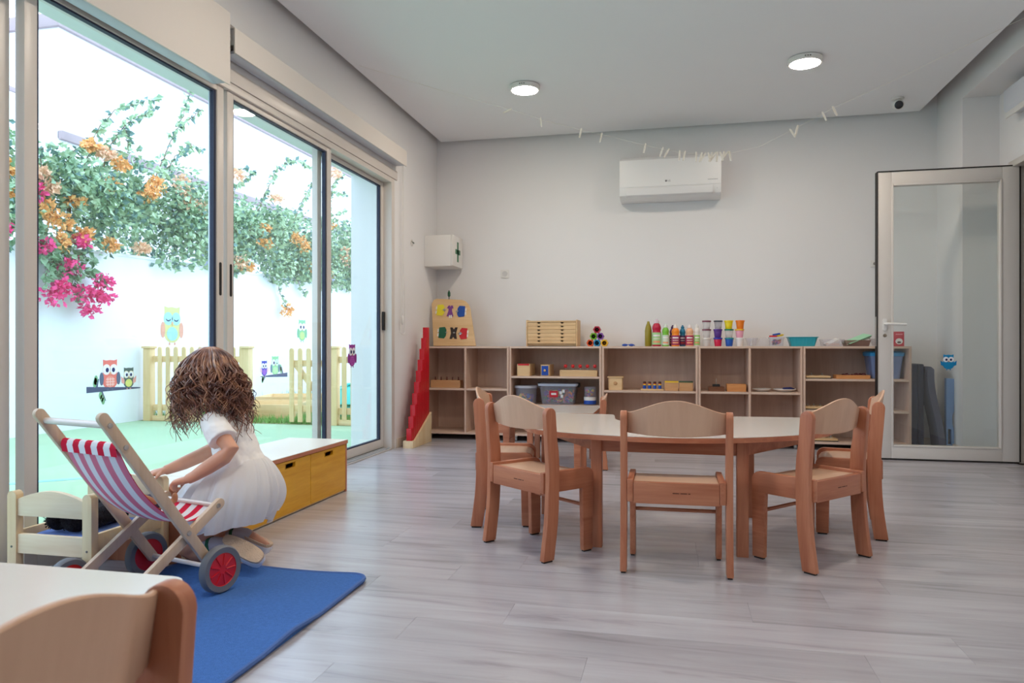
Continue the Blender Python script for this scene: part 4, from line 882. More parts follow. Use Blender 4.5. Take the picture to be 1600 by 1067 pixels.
MB().lathe([(0.103, 0.143), (0.104, 0.160), (0.098, 0.164), (0.02, 0.162)], seg=28).build('lid', M_TUBW, t)
def inr(r, h):
    def f():
        a, q = rl.uniform(0, 2 * PI), r * math.sqrt(rl.random()); return Vector((q * math.cos(a), q * math.sin(a), 0.02 + rl.random() * h))
    return f
bits(t, inr(0.062, 0.055), 60)
x0, x1 = X(841, 6.36), X(901, 6.36); hw = (x1 - x0) / 2
t = thing('brick_crate', 'large rectangular clear crate full of coloured toy bricks with grey lid', 'crate', ((x0 + x1) / 2, 6.46, zb))
def rr3(hx, hy, r, z): return [(a, b, z) for a, b in rrect(-hx, hx, -hy, hy, r, 4)]
MB().loft([rr3(hw - 0.03, 0.09, 0.02, 0.0), rr3(hw - 0.008, 0.105, 0.025, 0.165), rr3(hw - 0.011, 0.102, 0.025, 0.165), rr3(hw - 0.033, 0.087, 0.02, 0.004)]).build('crate', M_TUB, t)
MB().loft([rr3(hw + 0.002, 0.113, 0.02, 0.163), rr3(hw + 0.006, 0.116, 0.02, 0.183), rr3(hw - 0.01, 0.1, 0.02, 0.187)]).build('lid', plasticclear('crate_lid', (196, 204, 220), 0.9), t)
for s in (-1, 1): MB().box(s * (hw + 0.004) - 0.012, s * (hw + 0.004) + 0.012, -0.03, 0.03, 0.15, 0.19).build('clip', M_BLACK, t, bevel=0.003)
bits(t, lambda: Vector((rl.uniform(-hw + .055, hw - .055), rl.uniform(-0.066, 0.066), 0.026 + rl.random() * 0.095)), 170)
lbl = MB().box(-0.07, 0.005, -0.1045, -0.1035, 0.075, 0.13).build('red_label', mat('label_red', (200, 24, 44), 0.5), t); lbl.rotation_euler = (R(5.2), 0, 0); lbl.location = (0, 0.0122, 0.0)
MB().box(-0.055, -0.01, -0.1055, -0.1046, 0.095, 0.113).build('label_print', M_WHITE, lbl)
for i, (a, b) in enumerate(((0.03, 0.115), (0.055, 0.13), (0.04, 0.085))): MB().box(a - 0.011, a + 0.011, -0.1052, -0.1042, b - 0.013, b + 0.013).build('label_print', M_WHITE, lbl)
t = thing('bead_jar', 'small clear jar of coloured bricks with blue and white band', 'jar', (X(922, 6.42), 6.42, zb))
MB().lathe([(0.05, 0), (0.053, 0.004), (0.053, 0.15), (0.048, 0.158), (0.046, 0.15), (0.049, 0.006), (0.01, 0.006)], seg=24).build('jar', M_TUB, t)
MB().lathe([(0.0538, 0.008), (0.0542, 0.008), (0.0542, 0.04), (0.0538, 0.04)], seg=24, cap=False).build('blue_band', BLUE, t); MB().lathe([(0.0538, 0.04), (0.0542, 0.04), (0.0542, 0.07), (0.0538, 0.07)], seg=24, cap=False).build('white_band', M_WHITE, t)
bits(t, inr(0.032, 0.11), 50, 0.012)
# unit 3
t, hw, d = tbox('coin_box', 'small wooden box with round knob and overhanging lid', 'toy', 951, 972, 0.463, 0.105, 6.34, 0.12, M_LW)
MB().box(-hw - 0.01, hw + 0.01, -d / 2 - 0.006, d / 2, 0.105, 0.115).build('lid', M_LW, t, bevel=0.002); MB().lathe([(0.003, -d / 2), (0.017, -d / 2), (0.015, -d / 2 - 0.004), (0.007, -d / 2 - 0.006), (0.007, -d / 2 - 0.014), (0.003, -d / 2 - 0.015)], (0, 0, 0.058), 16, axis='y').build('knob', M_TW, t)
xA, xB = X(1001, 6.34), X(1037, 6.34); cx = (xA + xB) / 2
t = thing('block_base', 'pale wooden base board carrying four striped cylinders', 'toy', (cx, 6.365, 0.4625)); MB().box(-(xB - xA) / 2, (xB - xA) / 2, -0.03, 0.03, 0, 0.014).build('board', M_LW, t, bevel=0.002)
for i in range(4):
    t = thing('striped_cylinder', 'blue and yellow striped block standing on the pale base board', 'toy', (X(1007 + i * 8, 6.36), 6.362, 0.477), 0, 'striped cylinders in a row')
    r = 0.0135
    MB().lathe([(r, 0), (r, 0.03)], seg=16).build('blue_band', BLUE, t); MB().lathe([(r, 0.03), (r, 0.04)], seg=16).build('yellow_band', YEL, t); MB().lathe([(r, 0.04), (r, 0.046)], seg=16).build('red_band', RED, t); MB().lathe([(r * .96, 0.046), (r * .96, 0.06), (r * .3, 0.062)], seg=16).build('cap', mat('cap_brown', (70, 44, 30), 0.5), t)
tbox('color_box', 'tan wooden box with a yellow lid', 'box', 1038.5, 1060, 0.463, 0.07, 6.34, 0.13, M_TW, lid=YEL)
tbox('color_box', 'tan wooden box with a dark green lid', 'box', 1061, 1083, 0.463, 0.07, 6.34, 0.13, M_TW, lid=mat('lid_green', (52, 84, 54), 0.5))
# unit 4
t, hw, d = tbox('tray_toy', 'dark wooden toy with small black basket and wire handle', 'toy', 1107, 1132, 0.463, 0.03, 6.34, 0.1, wood('walnut', (128, 84, 58), (104, 64, 42), 'x'), lid=MATS['walnut'])
MB().box(-0.03, 0.03, -0.03, 0.03, 0.038, 0.058).build('basket', M_BLACK, t, bevel=0.004); MB().tube([(0, -0.028, 0.056)] + [(0, -0.028 * math.cos(R(a)), 0.056 + 0.05 * math.sin(R(a))) for a in range(15, 180, 15)] + [(0, 0.028, 0.056)], 0.0018, 5).build('wire_handle', M_STEEL, t)
tbox('wood_case', 'plain orange-brown wooden case on the shelf under the cups', 'box', 1136, 1166, 0.463, 0.052, 6.34, 0.13, wood('orange_wood', (214, 150, 92), (196, 130, 76), 'x'), lid=MATS['orange_wood'])
M_CER = mat('ceramic', (236, 232, 228), 0.25)
def plate(label, px, r, z, extra=None):
    t = thing('plate', label, 'plate', (X(px, 6.44), 6.44, z)); MB().lathe([(r * 0.55, 0), (r * 0.7, 0.003), (r, 0.020), (r * 0.985, 0.023), (r * 0.65, 0.008), (0.01, 0.006)], seg=32).build('dish', M_CER, t); return t
plate('empty white plate on the cubby shelf', 1190, 0.078, 0.463); plate('white plate with a dark blue cloth on the cubby shelf', 1226, 0.092, 0.463)
t = thing('blue_cloth', 'dark blue folded cloth lying in the white plate', 'cloth', (X(1232, 6.44), 6.44, 0.4735)); cl = MB(); cl.sph((0, 0, 0.014), (0.05, 0.045, 0.0125), 16, 8)
for p in cl.v: p.z = max(0, p.z + 0.003 * math.sin(p.x * 120) * math.cos(p.y * 90))
cl.build('cloth', mat('cloth_navy', (34, 40, 92), 0.9), t)
# unit 5
def inset(label, px0, px1, z, Y, knobs, m=M_LW):
    x0, x1 = X(px0, Y), X(px1, Y); hw = (x1 - x0) / 2; t = thing('inset_tray', label, 'toy', ((x0 + x1) / 2, Y + 0.1, z))
    MB().box(-hw, hw, -0.1, 0.1, 0, 0.006).build('base', M_BLACK, t); MB().box(-hw + 0.003, hw - 0.003, -0.098, 0.1, 0.006, 0.022).build('frame', m, t, bevel=0.002)
    for i in range(knobs):
        x = -hw + 2 * hw * (i + 0.7) / (knobs + 0.4); o = MB().lathe([(0.02, 0.022), (0.02, 0.0245), (0.003, 0.0246)], (x, -0.02, 0), 14).build('inset_piece', mat('inset_pale', (232, 214, 184), 0.5), t)
        MB().lathe([(0.003, 0.0245), (0.003, 0.034), (0.006, 0.036), (0.006, 0.041), (0.002, 0.043)], (x, -0.02, 0), 10).build('knob', M_STEEL, o)
inset('pale inset tray with two knobs on the upper level by the door', 1259, 1299, 0.578, 6.33, 2)
t, hw, d = tbox('bead_tray', 'flat orange-brown tray of dark red beads on upper level', 'toy', 1307, 1360, 0.578, 0.03, 6.33, 0.15, MATS['orange_wood'])
for i in range(26): MB().sph((rl.uniform(-hw + .05, hw - 0.02), rl.uniform(-0.055, 0.055), 0.0255 + 0.008 * rl.random()), 0.0115, 8, 5).build('bead', mat('bead_dark', (84, 26, 32), 0.4), t)
inset('pale inset tray with three knobs on the middle level by the door', 1258, 1291, 0.326, 6.33, 3)
inset('narrow inset tray with two knobs on the middle level by the door', 1293, 1318, 0.326, 6.34, 2)
inset('pale inset tray on the bottom level seen between chairs', 1268, 1310, 0.069, 6.33, 3)
t = thing('blue_lid_bin', 'clear storage bin with a blue lid behind the door glass', 'bin', (1.645, 6.50, 0.578)); hw = 0.122
MB().loft([rr3(hw - 0.02, 0.10, 0.02, 0.0), rr3(hw, 0.12, 0.02, 0.185), rr3(hw - 0.004, 0.116, 0.02, 0.185), rr3(hw - 0.024, 0.096, 0.02, 0.004)]).build('bin', plasticclear('bin_plastic', (150, 170, 214), 0.55), t)
MB().loft([rr3(hw + 0.008, 0.126, 0.02, 0.183), rr3(hw + 0.01, 0.128, 0.02, 0.21), rr3(hw - 0.01, 0.11, 0.02, 0.222)]).build('lid', mat('lid_blue', (40, 150, 208), 0.4), t)
MB().box(-hw + 0.03, hw - 0.03, -0.085, 0.085, 0.006, 0.12).build('contents', mat('bin_contents', (110, 120, 170), 0.8, noise_amt=0.4, noise_scale=25), t, bevel=0.02)

# ---- paint bottles (px, top y, width px, colour, cap, label colours)
YB0 = 6.44
PB = [('olive', 1013, 502, 11, (150, 136, 36), (150, 136, 40), None, 0.04), ('crimson', 1026, 498, 14.5, (190, 20, 62), (226, 206, 214), (170, 214, 150), 0.0), ('lime green', 1040, 506, 11.5, (124, 196, 62), (226, 236, 222), (206, 226, 206), 0.0),
      ('plum', 1051, 508, 10, (92, 40, 92), (84, 44, 92), (130, 30, 70), 0.085), ('orange', 1055.5, 507, 13, (244, 140, 26), (248, 238, 230), (150, 40, 96), 0.0), ('teal blue', 1066.5, 508, 9.5, (26, 122, 160), (30, 120, 158), (96, 56, 104), 0.06),
      ('peach', 1077.5, 507, 12.5, (234, 178, 140), (240, 230, 224), (180, 40, 86), 0.0), ('cream white', 1089, 506, 9, (232, 226, 218), (240, 238, 232), (150, 206, 110), 0.0)]
for nm, px, ty, wpx, c, cc_, lab, dy in PB:
    Y = YB0 + dy; x = X(px, Y); r = Wd(px - wpx / 2, px + wpx / 2, Y) / 2; h = onY(px, ty, Y).z - ST
    t = thing('paint_bottle', nm + ' paint bottle standing in the row on the shelf top', 'bottle', (x, Y, ST), 0, 'paint bottles')
    m = mat('paint_' + nm, c, 0.3)
    if nm == 'olive': P = [(r * .9, 0), (r, 0.006), (r, h * .62), (r * .8, h * .78), (r * .42, h * .92), (r * .3, h)]
    else: P = [(r * .9, 0), (r, 0.006), (r, h * .50), (r * .86, h * .54), (r * .86, h * .58), (r * .97, h * .64), (r * .95, h * .70), (r * .72, h * .80), (r * .48, h * .835), (r * .48, h * .86)]
    MB().lathe(P, seg=20).build('bottle', m, t)
    if nm != 'olive': MB().lathe([(r * .56, h * .838), (r * .56, h * .93), (r * .30, h * .94), (r * .24, h)], seg=14).build('cap', mat('bcap_' + nm, cc_, 0.4), t)
    if lab:
        MB().lathe([(r + .0002, h * .06), (r + .0008, h * .06), (r + .0008, h * .5), (r + .0002, h * .5)], seg=20, cap=False).build('label_band', mat('blab_' + nm, lab, 0.5), t)
        for k, (zz, hh, cl_) in enumerate(((0.36, 0.06, (244, 240, 238)), (0.26, 0.03, (236, 226, 214)), (0.13, 0.07, (236, 160, 120) if lab[0] > 120 else (200, 60, 60)))):
            a = [(math.sin(R(q)) * (r + .0014), -math.cos(R(q)) * (r + .0014)) for q in range(-44, 45, 11)]; b = [(math.sin(R(q)) * (r + .0006), -math.cos(R(q)) * (r + .0006)) for q in range(44, -45, -11)]
            MB().prz(a + b, h * zz, h * (zz + hh)).build('label_print', mat('bprint_%d' % sum(cl_), cl_, 0.5), t)
# ---- stacked dough tubs
STK = [(1104.5, [(('clear', 232, 228, 226), (236, 232, 228)), (('clear', 226, 214, 214), (120, 52, 76)), (('clear', 222, 214, 216), (124, 54, 78))], 517.5),
       (1122, [(('crimson', 206, 20, 70), (44, 56, 170)), (('purple', 84, 40, 130), (92, 44, 140)), (('smoky', 170, 168, 180), (60, 58, 70))], 499),
       (1139, [(('blue', 20, 84, 180), (20, 140, 150)), (('clear', 222, 224, 220), (20, 130, 90)), (('yellow', 240, 216, 20), (248, 220, 20))], 497.5),
       (1156, [(('white', 232, 226, 224), (238, 236, 234)), (('pink', 236, 164, 184), (240, 190, 60)), (('orange', 238, 126, 20), (240, 128, 20))], 499.5)]
for si, (px, cups, ty) in enumerate(STK):
    Y = 6.42; x = X(px, Y); H = 0.219 / 3
    for k, ((nm, r_, g_, b_), lidc) in enumerate(cups):
        pos = ('bottom', 'middle', 'top')[k]
        t = thing('play_dough_tub', '%s tub, %s of the %s stack of dough tubs counted from the bottles' % (nm, pos, ('first', 'second', 'third', 'fourth')[si]), 'tub', (x + rl.uniform(-.003, .003), Y, ST + k * H), 0, 'stacked dough tubs')
        m = plasticclear('tub_%s' % nm, (r_, g_, b_), 0.45) if nm in ('clear', 'smoky') else mat('dough_%s' % nm, (r_, g_, b_), 0.35)
        MB().lathe([(0.026, 0), (0.027, 0.002), (0.034, H - 0.012), (0.033, H - 0.010)], seg=22).build('tub', m, t)
        MB().lathe([(0.0375, H - 0.013), (0.0375, H - 0.002), (0.035, H - 0.0005), (0.02, H - 0.001)], seg=22).build('lid', mat('tublid_%d_%d' % (lidc[0], lidc[1]), lidc, 0.35), t)
        if nm in ('clear', 'smoky'): MB().lathe([(0.0255, 0.003), (0.028, 0.022), (0.01, 0.023)], seg=18).build('dough', mat('dough_pale', (226, 216, 210), 0.7), t)
# ---- clear dishes, tubs, baskets on the right of the shelf top
t = thing('clear_bowl', 'clear plastic bowl with white stem piece on the shelf top', 'bowl', (X(1174.5, 6.45), 6.45, ST)); MB().lathe([(0.03, 0), (0.036, 0.004), (0.054, 0.07), (0.052, 0.07), (0.034, 0.007), (0.01, 0.006)], seg=24).build('bowl', M_TUB, t); MB().lathe([(0.012, 0.008), (0.008, 0.04), (0.02, 0.062), (0.01, 0.064)], seg=14).build('white_piece', M_WHITE, t)
t = thing('clear_dome', 'clear plastic dome cover lying on the shelf top', 'dome', (X(1193.5, 6.48), 6.48, ST)); MB().lathe([(0.050, 0), (0.053, 0.006), (0.050, 0.04), (0.037, 0.062), (0.018, 0.074), (0.005, 0.076)], seg=24).build('dome', M_TUB, t)
t = thing('toy_tub', 'small clear tub of coloured toys with pieces on its lid', 'tub', (X(1213, 6.42), 6.42, ST)); MB().loft([rr3(0.05, 0.045, 0.015, 0), rr3(0.056, 0.05, 0.015, 0.068), rr3(0.054, 0.048, 0.015, 0.068), rr3(0.048, 0.043, 0.015, 0.003)]).build('tub', M_TUB, t); MB().loft([rr3(0.06, 0.054, 0.012, 0.066), rr3(0.06, 0.054, 0.012, 0.074)]).build('lid', M_TUBW, t)
bits(t, lambda: Vector((rl.uniform(-.028, .028), rl.uniform(-.022, .022), rl.uniform(0.02, 0.05))), 40, 0.011)
for i, c in enumerate((0, 1, 2)):
    o = MB().box(-0.03, 0.03, -0.012, 0.012, 0, 0.014).build('loose_piece', TC[c], t, bevel=0.003); o.location = (-0.028 + i * 0.03, -0.012 + 0.012 * i, 0.076 + 0.013 * (i % 2) + 0.004 * i); o.rotation_euler = (0, R(-10 * (i > 0)), R(20 * i))
t = thing('turquoise_basket', 'turquoise plastic basket on the shelf top', 'basket', (X(1254, 6.43), 6.46, ST)); M_TQ = mat('turquoise', (44, 172, 192), 0.35)
MB().loft([rr3(0.092, 0.06, 0.02, 0), rr3(0.112, 0.078, 0.02, 0.07), rr3(0.12, 0.086, 0.02, 0.074), rr3(0.12, 0.086, 0.02, 0.078), rr3(0.109, 0.075, 0.02, 0.078), rr3(0.09, 0.058, 0.02, 0.004)]).build('basket', M_TQ, t)
for i in range(7): MB().hexa([(-0.086 + i * 0.0275, -0.064, 0.006), (-0.078 + i * 0.0275, -0.064, 0.006), (-0.078 + i * 0.0275, -0.058, 0.006), (-0.086 + i * 0.0275, -0.058, 0.006)], [(-0.094 + i * 0.03, -0.081, 0.068), (-0.086 + i * 0.03, -0.081, 0.068), (-0.086 + i * 0.03, -0.075, 0.068), (-0.094 + i * 0.03, -0.075, 0.068)]).build('rib', M_TQ, t)
t = thing('clear_tray', 'clear plastic tray holding white paper on the shelf top', 'tray', (X(1301, 6.42), 6.46, ST)); MB().loft([rr3(0.072, 0.07, 0.01, 0), rr3(0.087, 0.085, 0.012, 0.058), rr3(0.085, 0.083, 0.012, 0.058), rr3(0.07, 0.068, 0.01, 0.003)]).build('tray', M_TUB, t)
o = MB().box(-0.055, 0.055, -0.05, 0.05, 0, 0.012).build('paper', M_WHITE, t, bevel=0.002); o.location = (0, 0, 0.03); o.rotation_euler = (R(8), R(-24), 0)
o = MB().box(-0.05, 0.05, -0.05, 0.05, 0, 0.02).build('card', mat('card_peach', (222, 196, 182), 0.7), t); o.location = (0.0, 0.0, 0.005)
t = thing('document_tray', 'brown tray heaped with green and grey paper on the shelf top', 'tray', (X(1339, 6.42), 6.46, ST)); MB().loft([rr3(0.085, 0.07, 0.01, 0), rr3(0.098, 0.085, 0.012, 0.05), rr3(0.096, 0.083, 0.012, 0.05), rr3(0.083, 0.068, 0.01, 0.003)]).build('tray', plasticclear('brown_tray', (150, 120, 110), 0.7), t)
for i, c in enumerate(((150, 132, 124), (170, 214, 176), (60, 66, 62), (168, 220, 184))):
    o = MB().box(-0.095, 0.095, -0.07, 0.07, 0, 0.004).build('paper_sheet', mat('sheet_%d' % i, c, 0.8), t); o.location = (0.002 * i, -0.004 * i, 0.042 + 0.006 * i); o.rotation_euler = (R(6), R(-17 - 1.5 * i), R(4 * i))
t = thing('glass_dish', 'clear glass dish with white ball beside the door edge', 'bowl', (X(1374, 6.42), 6.45, ST)); MB().lathe([(0.03, 0), (0.045, 0.004), (0.070, 0.06), (0.068, 0.061), (0.043, 0.008), (0.01, 0.006)], seg=26).build('dish', M_TUB, t); MB().sph((0, -0.012, 0.04), 0.032, 14, 8).build('ball', M_WHITE, t)
t = thing('red_carton', 'small red carton with a white face print on the shelf top', 'box', (X(1404, 6.40), 6.43, ST)); MB().box(-0.042, 0.042, -0.03, 0.03, 0, 0.118).build('carton', mat('carton_red', (196, 44, 62), 0.5), t, bevel=0.002)
MB().pry(ell(0.004, 0.04, 0.027, 0.024), -0.031, -0.0298).build('print_disc', M_WHITE, t, smooth=False); MB().pry(ell(0.004, 0.032, 0.015, 0.008), -0.0318, -0.0308).build('print_mark', mat('print_dark', (74, 50, 46), 0.6), t, smooth=False); MB().box(-0.022, 0.03, -0.0308, -0.0298, 0.092, 0.1).build('print_line', mat('print_rose', (230, 150, 156), 0.6), t)
t = thing('red_carton', 'second darker red carton half hidden by the door frame', 'box', (X(1391, 6.46), 6.50, ST)); MB().box(-0.03, 0.03, -0.03, 0.03, 0, 0.11).build('carton', mat('carton_dark', (160, 40, 60), 0.5), t, bevel=0.002); MB().box(-0.02, 0.02, -0.0308, -0.0298, 0.03, 0.05).build('print_line', MATS['print_rose'], t)

# ---- red rod stair in wooden stand at the corner
rs = thing('red_rod_stand', 'red graduated rods in a pale wooden stand in the corner', 'toy', (-2.16, 5.97, 0))
# wedge stand: long in y, sloping top
MB().prx([(-0.30, 0.0), (0.17, 0.0), (0.17, 0.26), (-0.24, 0.06), (-0.30, 0.06)], 0.025, 0.043).build('stand_side', M_PINE, rs, bevel=0.002)
MB().prx([(-0.30, 0.0), (0.17, 0.0), (0.17, 0.26), (-0.24, 0.06), (-0.30, 0.06)], -0.043, -0.025).build('stand_side', M_PINE, rs, bevel=0.002)
MB().box(-0.025, 0.025, -0.30, 0.17, 0.0, 0.015).build('stand_base', M_PINE, rs); MB().box(-0.025, 0.025, -0.30, -0.285, 0.015, 0.06).build('stand_end', M_PINE, rs)
for i in range(10):
    y0 = -0.277 + i * 0.0445; zb_ = 0.016; zt = 0.16 + i * 0.094
    MB().box(-0.0225, 0.0225, y0, y0 + 0.0425, zb_, zt).build('rod', mat('rod_red', (204, 16, 36), 0.35), rs, bevel=0.002)
# ---- folded mats behind the door
mt = thing('folded_mat', 'dark navy gym mat standing folded between shelf and pillar', 'mat', (1.895, 6.50, 0)); M_NAVY = mat('mat_navy', (26, 30, 54), 0.6)
for i in range(2): MB().box(-0.088 + i * 0.046, -0.044 + i * 0.046, -0.18, 0.18, 0.0, 0.70).build('mat_layer', M_NAVY, mt, bevel=0.012)
bk = thing('draped_mat', 'soft grey mat draped and curling beside the navy gym mat', 'mat', (1.992, 6.40, 0)); rings = []
for i in range(15):
    z = 0.66 * i / 14; x = -0.03 + 0.085 * (1 - z / 0.66) ** 1.2 + 0.01 * math.sin(z * 9)
    wd = 0.10
    rings.append([(x - 0.045, -wd, z), (x + 0.0, -wd - 0.01, z), (x + 0.012, 0.0, z), (x, wd, z), (x - 0.045, wd, z)])
tp = rings[-1]; rings.append([(a - 0.02, b * 0.9, c + 0.02) for a, b, c in tp])
MB().loft(rings).build('mat_sheet', mat('mat_grey', (86, 86, 102), 0.85), bk)
ls = thing('light_blue_board', 'light blue plastic board with cut-out handle behind the door', 'board', (2.088, 6.37, 0))
mb = MB().pry([(-0.025, 0), (0.03, 0), (0.03, 0.07), (-0.025, 0.07)], -0.02, 0.02).pry([(-0.025, 0.07), (-0.012, 0.07), (-0.012, 0.19), (-0.025, 0.19)], -0.02, 0.02).pry([(0.012, 0.07), (0.03, 0.07), (0.03, 0.19), (0.012, 0.19)], -0.02, 0.02)
mb.pry([(-0.025, 0.19), (0.03, 0.19), (0.018, 0.23), (0.018, 0.3), (0.03, 0.33), (0.03, 0.585), (-0.025, 0.59)], -0.02, 0.02).build('board', mat('board_blue', (120, 156, 204), 0.5), ls)

# ---- garland string with little clothes pegs
gy = 4.74
gp = [(-2.205, 2.815), (-1.62, 2.60), (-1.07, 2.41), (-0.877, 2.335), (-0.60, 2.245), (-0.44, 2.20), (-0.17, 2.115), (0.0, 2.07), (0.165, 2.045), (0.34, 2.045), (0.50, 2.075), (0.70, 2.17), (0.93, 2.285), (1.25, 2.42), (1.7, 2.62), (2.12, 2.80)]
st = MB().tube([(a, gy, b) for a, b in gp], 0.0010, 5).build('garland_string', mat('string', (226, 222, 212), 0.7)); tag(st, 'thin transparent string slung across the room below the ceiling', 'string')
hk2 = tag(MB().tube([(-2.205, gy, 2.80), (-2.205, gy, 2.822), (-2.198, gy, 2.83), (-2.19, gy, 2.822), (-2.192, gy, 2.812)], 0.003, 6).build('ceiling_hook', M_SCREW), 'tiny metal hook at the ceiling edge holding the string', 'hook')
def gz(x):
    for (a, b), (c, d) in zip(gp, gp[1:]):
        if a <= x <= c: return b + (d - b) * (x - a) / (c - a)
pegm = MB()
pegm.prism([(-0.004, 0.012), (-0.0055, -0.02), (-0.004, -0.05), (-0.0008, -0.05), (-0.0004, 0.012)], lambda a, b, k: (a, -0.005 + 0.01 * k, b)); pegm.prism([(0.0004, 0.012), (0.0008, -0.05), (0.004, -0.05), (0.0055, -0.02), (0.004, 0.012)], lambda a, b, k: (a, -0.005 + 0.01 * k, b)); pegm.cyl((0, -0.0065, -0.018), (0, 0.0065, -0.018), 0.003, 8)
pegm = pegm.mesh('clothes_peg')
pegm.materials.append(mat('peg_wood', (236, 230, 218), 0.6))
for i, (px, ang) in enumerate([(797, 70), (845, -6), (908, 14), (940, 14), (1008, 12), (1035, 20), (1044, 30), (1062, 4), (1070, 12), (1088, 2), (1096, 16), (1101, 30), (1107, -12), (1112, 18), (1117, 34), (1121, 6), (1126, -20), (1131, 14), (1136, 40), (1140, -10), (1236, -30), (1246, 14), (1286, -22), (1302, -28)]):
    x = X(px, gy); o = inst('clothes_peg', pegm, (x, gy, gz(x)), None, None, (0, R(ang), R(20 * math.sin(i * 3.1)))); tag(o, ('lone pale clothes peg on the string between window-side lamp and air conditioner' if i < 6 else 'pale clothes peg in the bunch hanging above the air conditioner' if i < 20 else 'pale clothes peg on the string between air conditioner and security camera'), 'peg', 'pegs on the string')

# ================================================================== PLAY CORNER
# ---- blue rug
RX0, RX1, RY0, RY1 = -1.86, -1.085, 0.95, 2.47
def in_rr(x, y, r=0.07):
    cx = min(max(x, RX0 + r), RX1 - r); cy = min(max(y, RY0 + r), RY1 - r); d = math.hypot(x - cx, y - cy)
    if d > r: x, y = cx + (x - cx) * r / d, cy + (y - cy) * r / d
    return x, y
rg = thing('blue_rug', 'blue fuzzy rug with piped rounded corner under the toy pushchair', 'rug', (-1.47, 1.70, 0))
def rugz(x, y): return 0.010 + 0.004 * math.sin(x * 9 + 1) * math.sin(y * 7) + 0.012 * max(0, 1 - abs(y - 1.92) / 0.16) * max(0, (x - (RX1 - 0.13)) / 0.13) ** 1.5
NX_, NY_ = 40, 70; vs, fs = [], []
for j in range(NY_ + 1):
    for i in range(NX_ + 1):
        x, y = in_rr(RX0 + (RX1 - RX0) * i / NX_, RY0 + (RY1 - RY0) * j / NY_); vs.append((x + 1.47, y - 1.70, rugz(x, y) + 0.002))
for j in range(NY_):
    for i in range(NX_): a = j * (NX_ + 1) + i; fs.append((a, a + 1, a + NX_ + 2, a + NX_ + 1))
bm_ = [i for i in range(NX_ + 1)] + [(NX_ + 1) * j + NX_ for j in range(1, NY_ + 1)] + [(NX_ + 1) * NY_ + i for i in range(NX_ - 1, -1, -1)] + [(NX_ + 1) * j for j in range(NY_ - 1, 0, -1)]
n0 = len(vs); vs += [(vs[i][0], vs[i][1], 0.0) for i in bm_]; fs += [(bm_[k], bm_[(k + 1) % len(bm_)], n0 + (k + 1) % len(bm_), n0 + k) for k in range(len(bm_))] + [tuple(range(n0, len(vs)))]
mb = MB(); mb._add(vs, fs); mb.build('pile', mat('rug_blue', (74, 116, 184), 0.95, 0.1, noise_amt=0.22, noise_scale=90, bump=1.0, bump_scale=260), rg)
pb_ = [vs[i] for i in bm_]; pth = [Vector((p[0], p[1], p[2] - 0.003)) for p in pb_]; pth.append(pth[0])
MB().tube(pth, 0.0075, 7).build('piped_edge', mat('rug_edge', (84, 112, 170), 0.85, 0.1, noise_amt=0.1, noise_scale=80), rg)

# ---- drawer benches under the window
M_YEL = wood('yellow_stain', (226, 170, 46), (206, 144, 22), 'y', rough=0.4, scale=1.3, rnd=0.02)
M_BTOP = mat('bench_top', (236, 230, 216), 0.3, 0.5, noise_amt=0.012, noise_scale=30, coat=0.1)
def bench(label, y0, y1, n, fm):
    t = thing('drawer_bench', label, 'bench', (-1.87, (y0 + y1) / 2, 0)); h = (y1 - y0) / 2
    MB().box(-0.37, 0.006, -h, h, 0.2975, 0.300).build('laminate_top', M_BTOP, t, smooth=False)
    MB().box(-0.37, 0.006, -h, h, 0.278, 0.2975).build('top_board', M_BEECHY, t)
    for s in (-1, 1): MB().box(-0.37, 0.0, s * h - (0.018 if s > 0 else 0), s * h + (0 if s > 0 else 0.018), 0, 0.278).build('side_board', M_BEECH, t, bevel=0.001, seg=1)
    MB().box(-0.37, -0.355, -h + 0.018, h - 0.018, 0, 0.278).build('back_board', M_PINE, t); MB().box(-0.355, -0.01, -h + 0.018, h - 0.018, 0.004, 0.012).build('base_board', M_PINE, t)
    wdt = (2 * h - 0.036) / n
    for i in range(n):
        a = -h + 0.018 + i * wdt + 0.002; b = a + wdt - 0.004; c = (a + b) / 2
        o = MB().box(-0.014, -0.001, a, b, 0.014, 0.236).box(-0.014, -0.001, a, c - 0.05, 0.236, 0.262).box(-0.014, -0.001, c + 0.05, b, 0.236, 0.262).box(-0.014, -0.001, a, b, 0.262, 0.274).build('drawer_front', fm, t)
        MB().box(-0.34, -0.0145, a + 0.004, b - 0.004, 0.014, 0.17).build('drawer_body', fm, o)
        ring = rrect(c - 0.05, c + 0.05, 0.236, 0.262, 0.0125, 5)
        q = MB(); nR = len(ring); inn = [(c + (p[0] - c) * 0.94, 0.249 + (p[1] - 0.249) * 0.94) for p in ring]
        q.loft([[(0.0002, *p) for p in ring], [(0.0002, *p) for p in inn], [(-0.015, *p) for p in inn], [(-0.015, *p) for p in ring]], cap=False); q.build('grip_hole', fm, o)
    return t
bench('low window bench with yellow drawers and white top', 2.655, 3.925, 3, M_YEL)
bench('short natural wood drawer bench with white top behind the toy pushchair', 2.455, 2.652, 1, M_PINEX)

